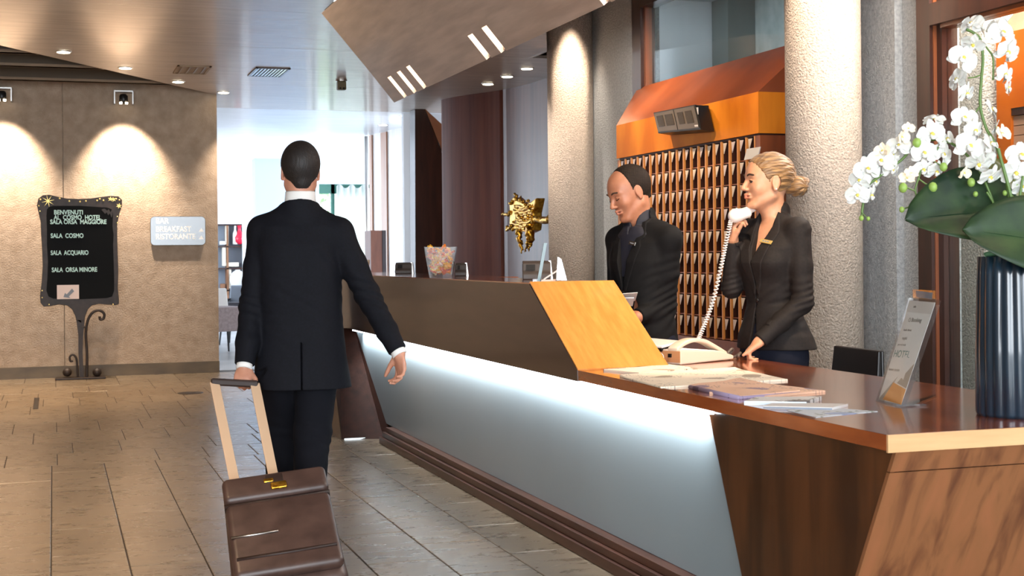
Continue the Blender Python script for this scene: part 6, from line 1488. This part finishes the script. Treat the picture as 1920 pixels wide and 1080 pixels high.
J.loft([(.79, 0, -.01, .188, .140), (zz(600), 0, .0, .172, .130), (zz(540), 0, .008, .164, .126), (zz(490), 0, .012, .178, .128), (zz(455), 0, .0, .190, .110), (zz(435), 0, -.01, .165, .085), (zz(420), 0, -.015, .125, .075)], .02, 2.3)
J.chain([shL, shL*.5+elL*.5, elL, wrL], [.062,.056,.050,.041], .022); J.chain([shR, elR, wrR], [.064,.053,.042], .022)
for s_ in (shL, shR): J.cap(neck+np.array((0,-.02,-.035)), s_+np.array((0,0,.006)), .066, .060, .035)
J.cap(neck+np.array((0,-.01,-.04)), neck*.45+nb*.55+np.array((0,-.014,0)), .084, .077, .02); J.cap(neck+np.array((0,0,.01)), nb+.8*(nb-neck), .0725, .0725, .004, True)
J.op(lambda X, Y, Z: np.maximum(inpoly(X, Z, [(0, zz(540)), (-.052, zz(450)), (-.070, zz(390)), (.070, zz(390)), (.052, zz(450))]), .0-Y), (-.1, -.02, zz(545)), (.1, .4, zz(395)), .004, True)
J.op(lambda X, Y, Z: np.maximum(np.abs(X-.01)-.0022, .04-Y)+0*Z, (-.03, .04, .70), (.05, .3, zz(540)), .003, True)
for (w, e) in ((wrL, elL), (wrR, elR)):
    v = nrm_(w-e); c = w-v*.002; J.op(lambda X, Y, Z: np.maximum(-((X-c[0])*v[0]+(Y-c[1])*v[1]+(Z-c[2])*v[2]), np.sqrt((X-c[0])**2+(Y-c[1])**2+(Z-c[2])**2)-.10), c-.11, c+.11, .003, True)
wj = wrinkle([(elL, (.2,.5,1), .04, .09, .007), (shL*.5+elL*.5, (.2,.2,1), .06, .08, .004), (elR, (0,.3,1), .04, .07, .004), ((-.05,.1,zz(540)), (.7,0,1), .06, .09, .003)])
jk = J.mesh('jacket', M['suit'], PM.t, wj); bv = bvh_of(jk)
for s in (-1, 1):
    overlay(J, [(s*.066, zz(402)), (s*.085, zz(420)), (s*.105, zz(446)), (s*.090, zz(452)), (s*.100, zz(462)), (s*.085, zz(490)), (s*.014, zz(552)), (s*.0, zz(540)), (s*.030, zz(490)), (s*.054, zz(450))], .005, .0, 'lapel', M['suit'], PM.t, .004, wj)
for z_ in (548, 578):
    p, n_ = oncloth(bv, -.002, zz(z_))
    if p: MB().lathe(p, [(.010,0),(.010,.004),(.006,.005)], 14, ax=n_).build('button', M['black'], PM.t, True)
tl_ = PM.L(at(1178, 457, d=dM-.13)); tagplate(bv, tl_[0], tl_[2], .058, .018, -.15, PM, M['steel'])
T = Sdf((-.28, -.26, .0), (.28, .26, .98), .005)
T.loft([(.96,0,0,.15,.115),(.84,0,-.01,.165,.128),(.76,0,-.01,.168,.13)], .02)
for s in (-1, 1): T.chain([(s*.085,-.01,.82),(s*.09,0,.47),(s*.09,-.02,.06)], [.10,.078,.068], .03)
T.isect(lambda X, Y, Z: .05-Z+0*X+0*Y); T.mesh('trousers', M['trousers'], PM.t); shoes(PM, ((-.09,-.02),(.09,-.02)))
pc = at(1172, 558, d=dM-.24); t = thing('paper_sheet', 'white sheet of paper held by the balding man above the orange slope', 'paper', pc)
MB().obox(pc+RGT*.0, RGT*.055+UP*.004, (FWD*.07-UP*.022), Vector((0, 0, .0012))).build('sheet', M['paper'], t); MB().obox(pc+RGT*.01-UP*.02, RGT*.03, (FWD*.04-UP*.02), Vector((0, 0, .003))).build('lower_sheet', M['paper'], t)
# ------------------------------------------------------------------ man walking away with the suitcase
dV = 6.40
rt = at(562, 480, d=dV); PV = Person('man in dark suit walking away from the camera, pulling a brown suitcase', (rt.x, rt.y, 0), FWD*.985-RGT*.17)
q = lambda x, y, dd=0: PV.px(x, y, dV+dd); zz = lambda y, d=dV: 1.26-(y-484)*d/2600
HV = HeadFr(q(563, 322), PV.D(FWD*.95-RGT*.25), PV.D(UP), 1.08)
neck = q(562, 385, -.01)
B = Sdf((-.42, -.36, -.01), (.66, .56, 1.88), .0045)
head(B, HV, False, neck, .060)
shL, shR = q(494, 434), q(634, 438)
B.loft([(zz(400), 0, 0, .08, .055), (zz(420), 0, 0, .13, .075), (zz(450), 0, .0, .15, .095), (zz(560), 0, .0, .125, .09), (.86, 0, 0, .13, .10)], .03)
elL, wrL = q(474, 572, -.04), q(458, 688, -.17)
elR, wrR = q(690, 555, .02), q(748, 662, -.06)
B.chain([shL, elL, wrL], [.05,.038,.028]); B.chain([shR, elR, wrR], [.05,.038,.028])
legs = [([(-.085,.0,.80), (-.09,.16,.46), (-.09,.24,.10)]), ([(.080,.0,.80), (.050,-.05,.46), (.02,-.24,.14)])]
for l_ in legs: B.chain(l_, [.09,.058,.04], .03); B.ell(np.array(l_[2])+np.array((0,.06,-.05)), (.04,.11,.035), k=.03)
hand(B, wrL, PV.D(-UP*.9-RGT*.15), PV.D(FWD*.8+UP*0), PV.D(RGT), 1.0, curl=(60,65,45), tcurl=40)
hand(B, wrR, PV.D(-UP*.88+RGT*.12-FWD*.1), PV.D(-RGT*.7-FWD*.5), PV.D(FWD*.7-RGT*.5), 1.05, curl=(25,40,30), tcurl=20)
B.mesh('body', [M['skin_d'], M['lips_m']], PV.t, mi=lipmask(HV)); face_bits(PV, HV, M['hair_black'], True)
shorthair(PV, HV, lambda a, b, c: np.maximum((b-.07)*.8-(c-.075)*.5, (b-.03)*.9-(c-.02)*.3), .007, M['hair_black'], nape=-.075)
cN = cN_ = q(563, 372)+np.array((0,-.010,0))
MB().lathe((cN[0], cN[1], 0), [(.076, zz(388)), (.0705, zz(372)), (.0685, zz(361)), (.0655, zz(359)), (.0655, zz(388))], 40, ax=(0, .0, 1)).build('shirt_collar', M['shirt_white'], PV.t, True)
J = Sdf((-.40, -.32, .58), (.62, .40, 1.60), .0045)
J.loft([(zz(726), .01, -.01, .222, .165), (zz(660), 0, -.0, .208, .155), (zz(590), 0, .0, .192, .142), (zz(520), 0, .0, .192, .138), (zz(460), 0, -.005, .198, .128), (zz(425), 0, -.005, .185, .100), (zz(405), 0, 0, .145, .075), (zz(388), 0, 0, .095, .070), (zz(376), 0, 0, .066, .064)], .02, 2.4)
J.chain([shL, shL*.5+elL*.5, elL, elL*.4+wrL*.6, wrL+(elL-wrL)*.04], [.070,.066,.060,.052,.046], .02); J.chain([shR, shR*.5+elR*.5, elR, elR*.4+wrR*.6, wrR+(elR-wrR)*.06], [.070,.064,.058,.050,.044], .02)
for s_ in (shL, shR): J.cap(q(562,414), s_+np.array((0,0,.004)), .070, .064, .04)
J.cap(neck, q(562, 400), .075, .075, .02); J.cap(q(562,404)+np.array((0,-.012,0)), q(562, 382)+np.array((0,-.014,0)), .088, .083, .02); J.cap(np.array((cN_[0], cN_[1], zz(396))), np.array((cN_[0], cN_[1], zz(340))), .0735, .0735, .004, True)
J.isect(lambda X, Y, Z: np.where(np.sqrt(X**2+Y**2) < .12, Z-(zz(377)-(Y+.07)*.28), -1))
J.op(lambda X, Y, Z: np.maximum(np.abs(X)-.0025, Y+.02)+0*Z, (-.02, -.4, .55), (.02, -.02, zz(650)), .003, True)
for (w, e) in ((wrL, elL), (wrR, elR)):
    v = nrm_(w-e); c = w-v*.012; J.op(lambda X, Y, Z: np.maximum(-((X-c[0])*v[0]+(Y-c[1])*v[1]+(Z-c[2])*v[2]), np.sqrt((X-c[0])**2+(Y-c[1])**2+(Z-c[2])**2)-.10), c-.11, c+.11, .003, True)
J.isect(lambda X, Y, Z: zz(726)-Z+0*X+0*Y)
wj = wrinkle([(elL, (.2,.5,1), .05, .09, .005), (elR, (.2,.5,1), .05, .09, .006), ((.0,-.1,zz(560)), (.4,0,1), .10, .14, .003), ((.10,-.1,zz(480)), (1,0,.6), .08, .08, .003)])
J.mesh('jacket', M['suit_navy'], PV.t, wj)
for (w, e, r) in ((wrL, elL, .036), (wrR, elR, .035)):
    v = nrm_(w-e); MB().lathe(Vector(w-v*.02), [(r-.006,0),(r,.002),(r,.030),(r-.006,.031)], 20, ax=Vector(v)).build('shirt_cuff', M['shirt_white'], PV.t, True)
T = Sdf((-.30, -.40, .0), (.30, .42, .98), .005); T.loft([(.92,0,0,.15,.115),(.78,0,0,.17,.130),(.70,0,0,.170,.130)], .02)
for l_ in legs: T.chain([np.array(l_[0])+np.array((0,0,0)), l_[1], np.array(l_[2])+np.array((0,0,-.02))], [.105,.082,.070], .03)
T.isect(lambda X, Y, Z: .07-Z+0*X+0*Y); T.mesh('trousers', plain('charcoal_trousers', hexc(12,13,20), .85, spec=.2), PV.t, wrinkle([((.07,-.05,.46), (0,.3,1), .06, .10, .004), ((-.09,.16,.46), (0,.3,1), .06, .10, .004)]))
shoes(PV, ((-.09,.22),(.02,-.24)))
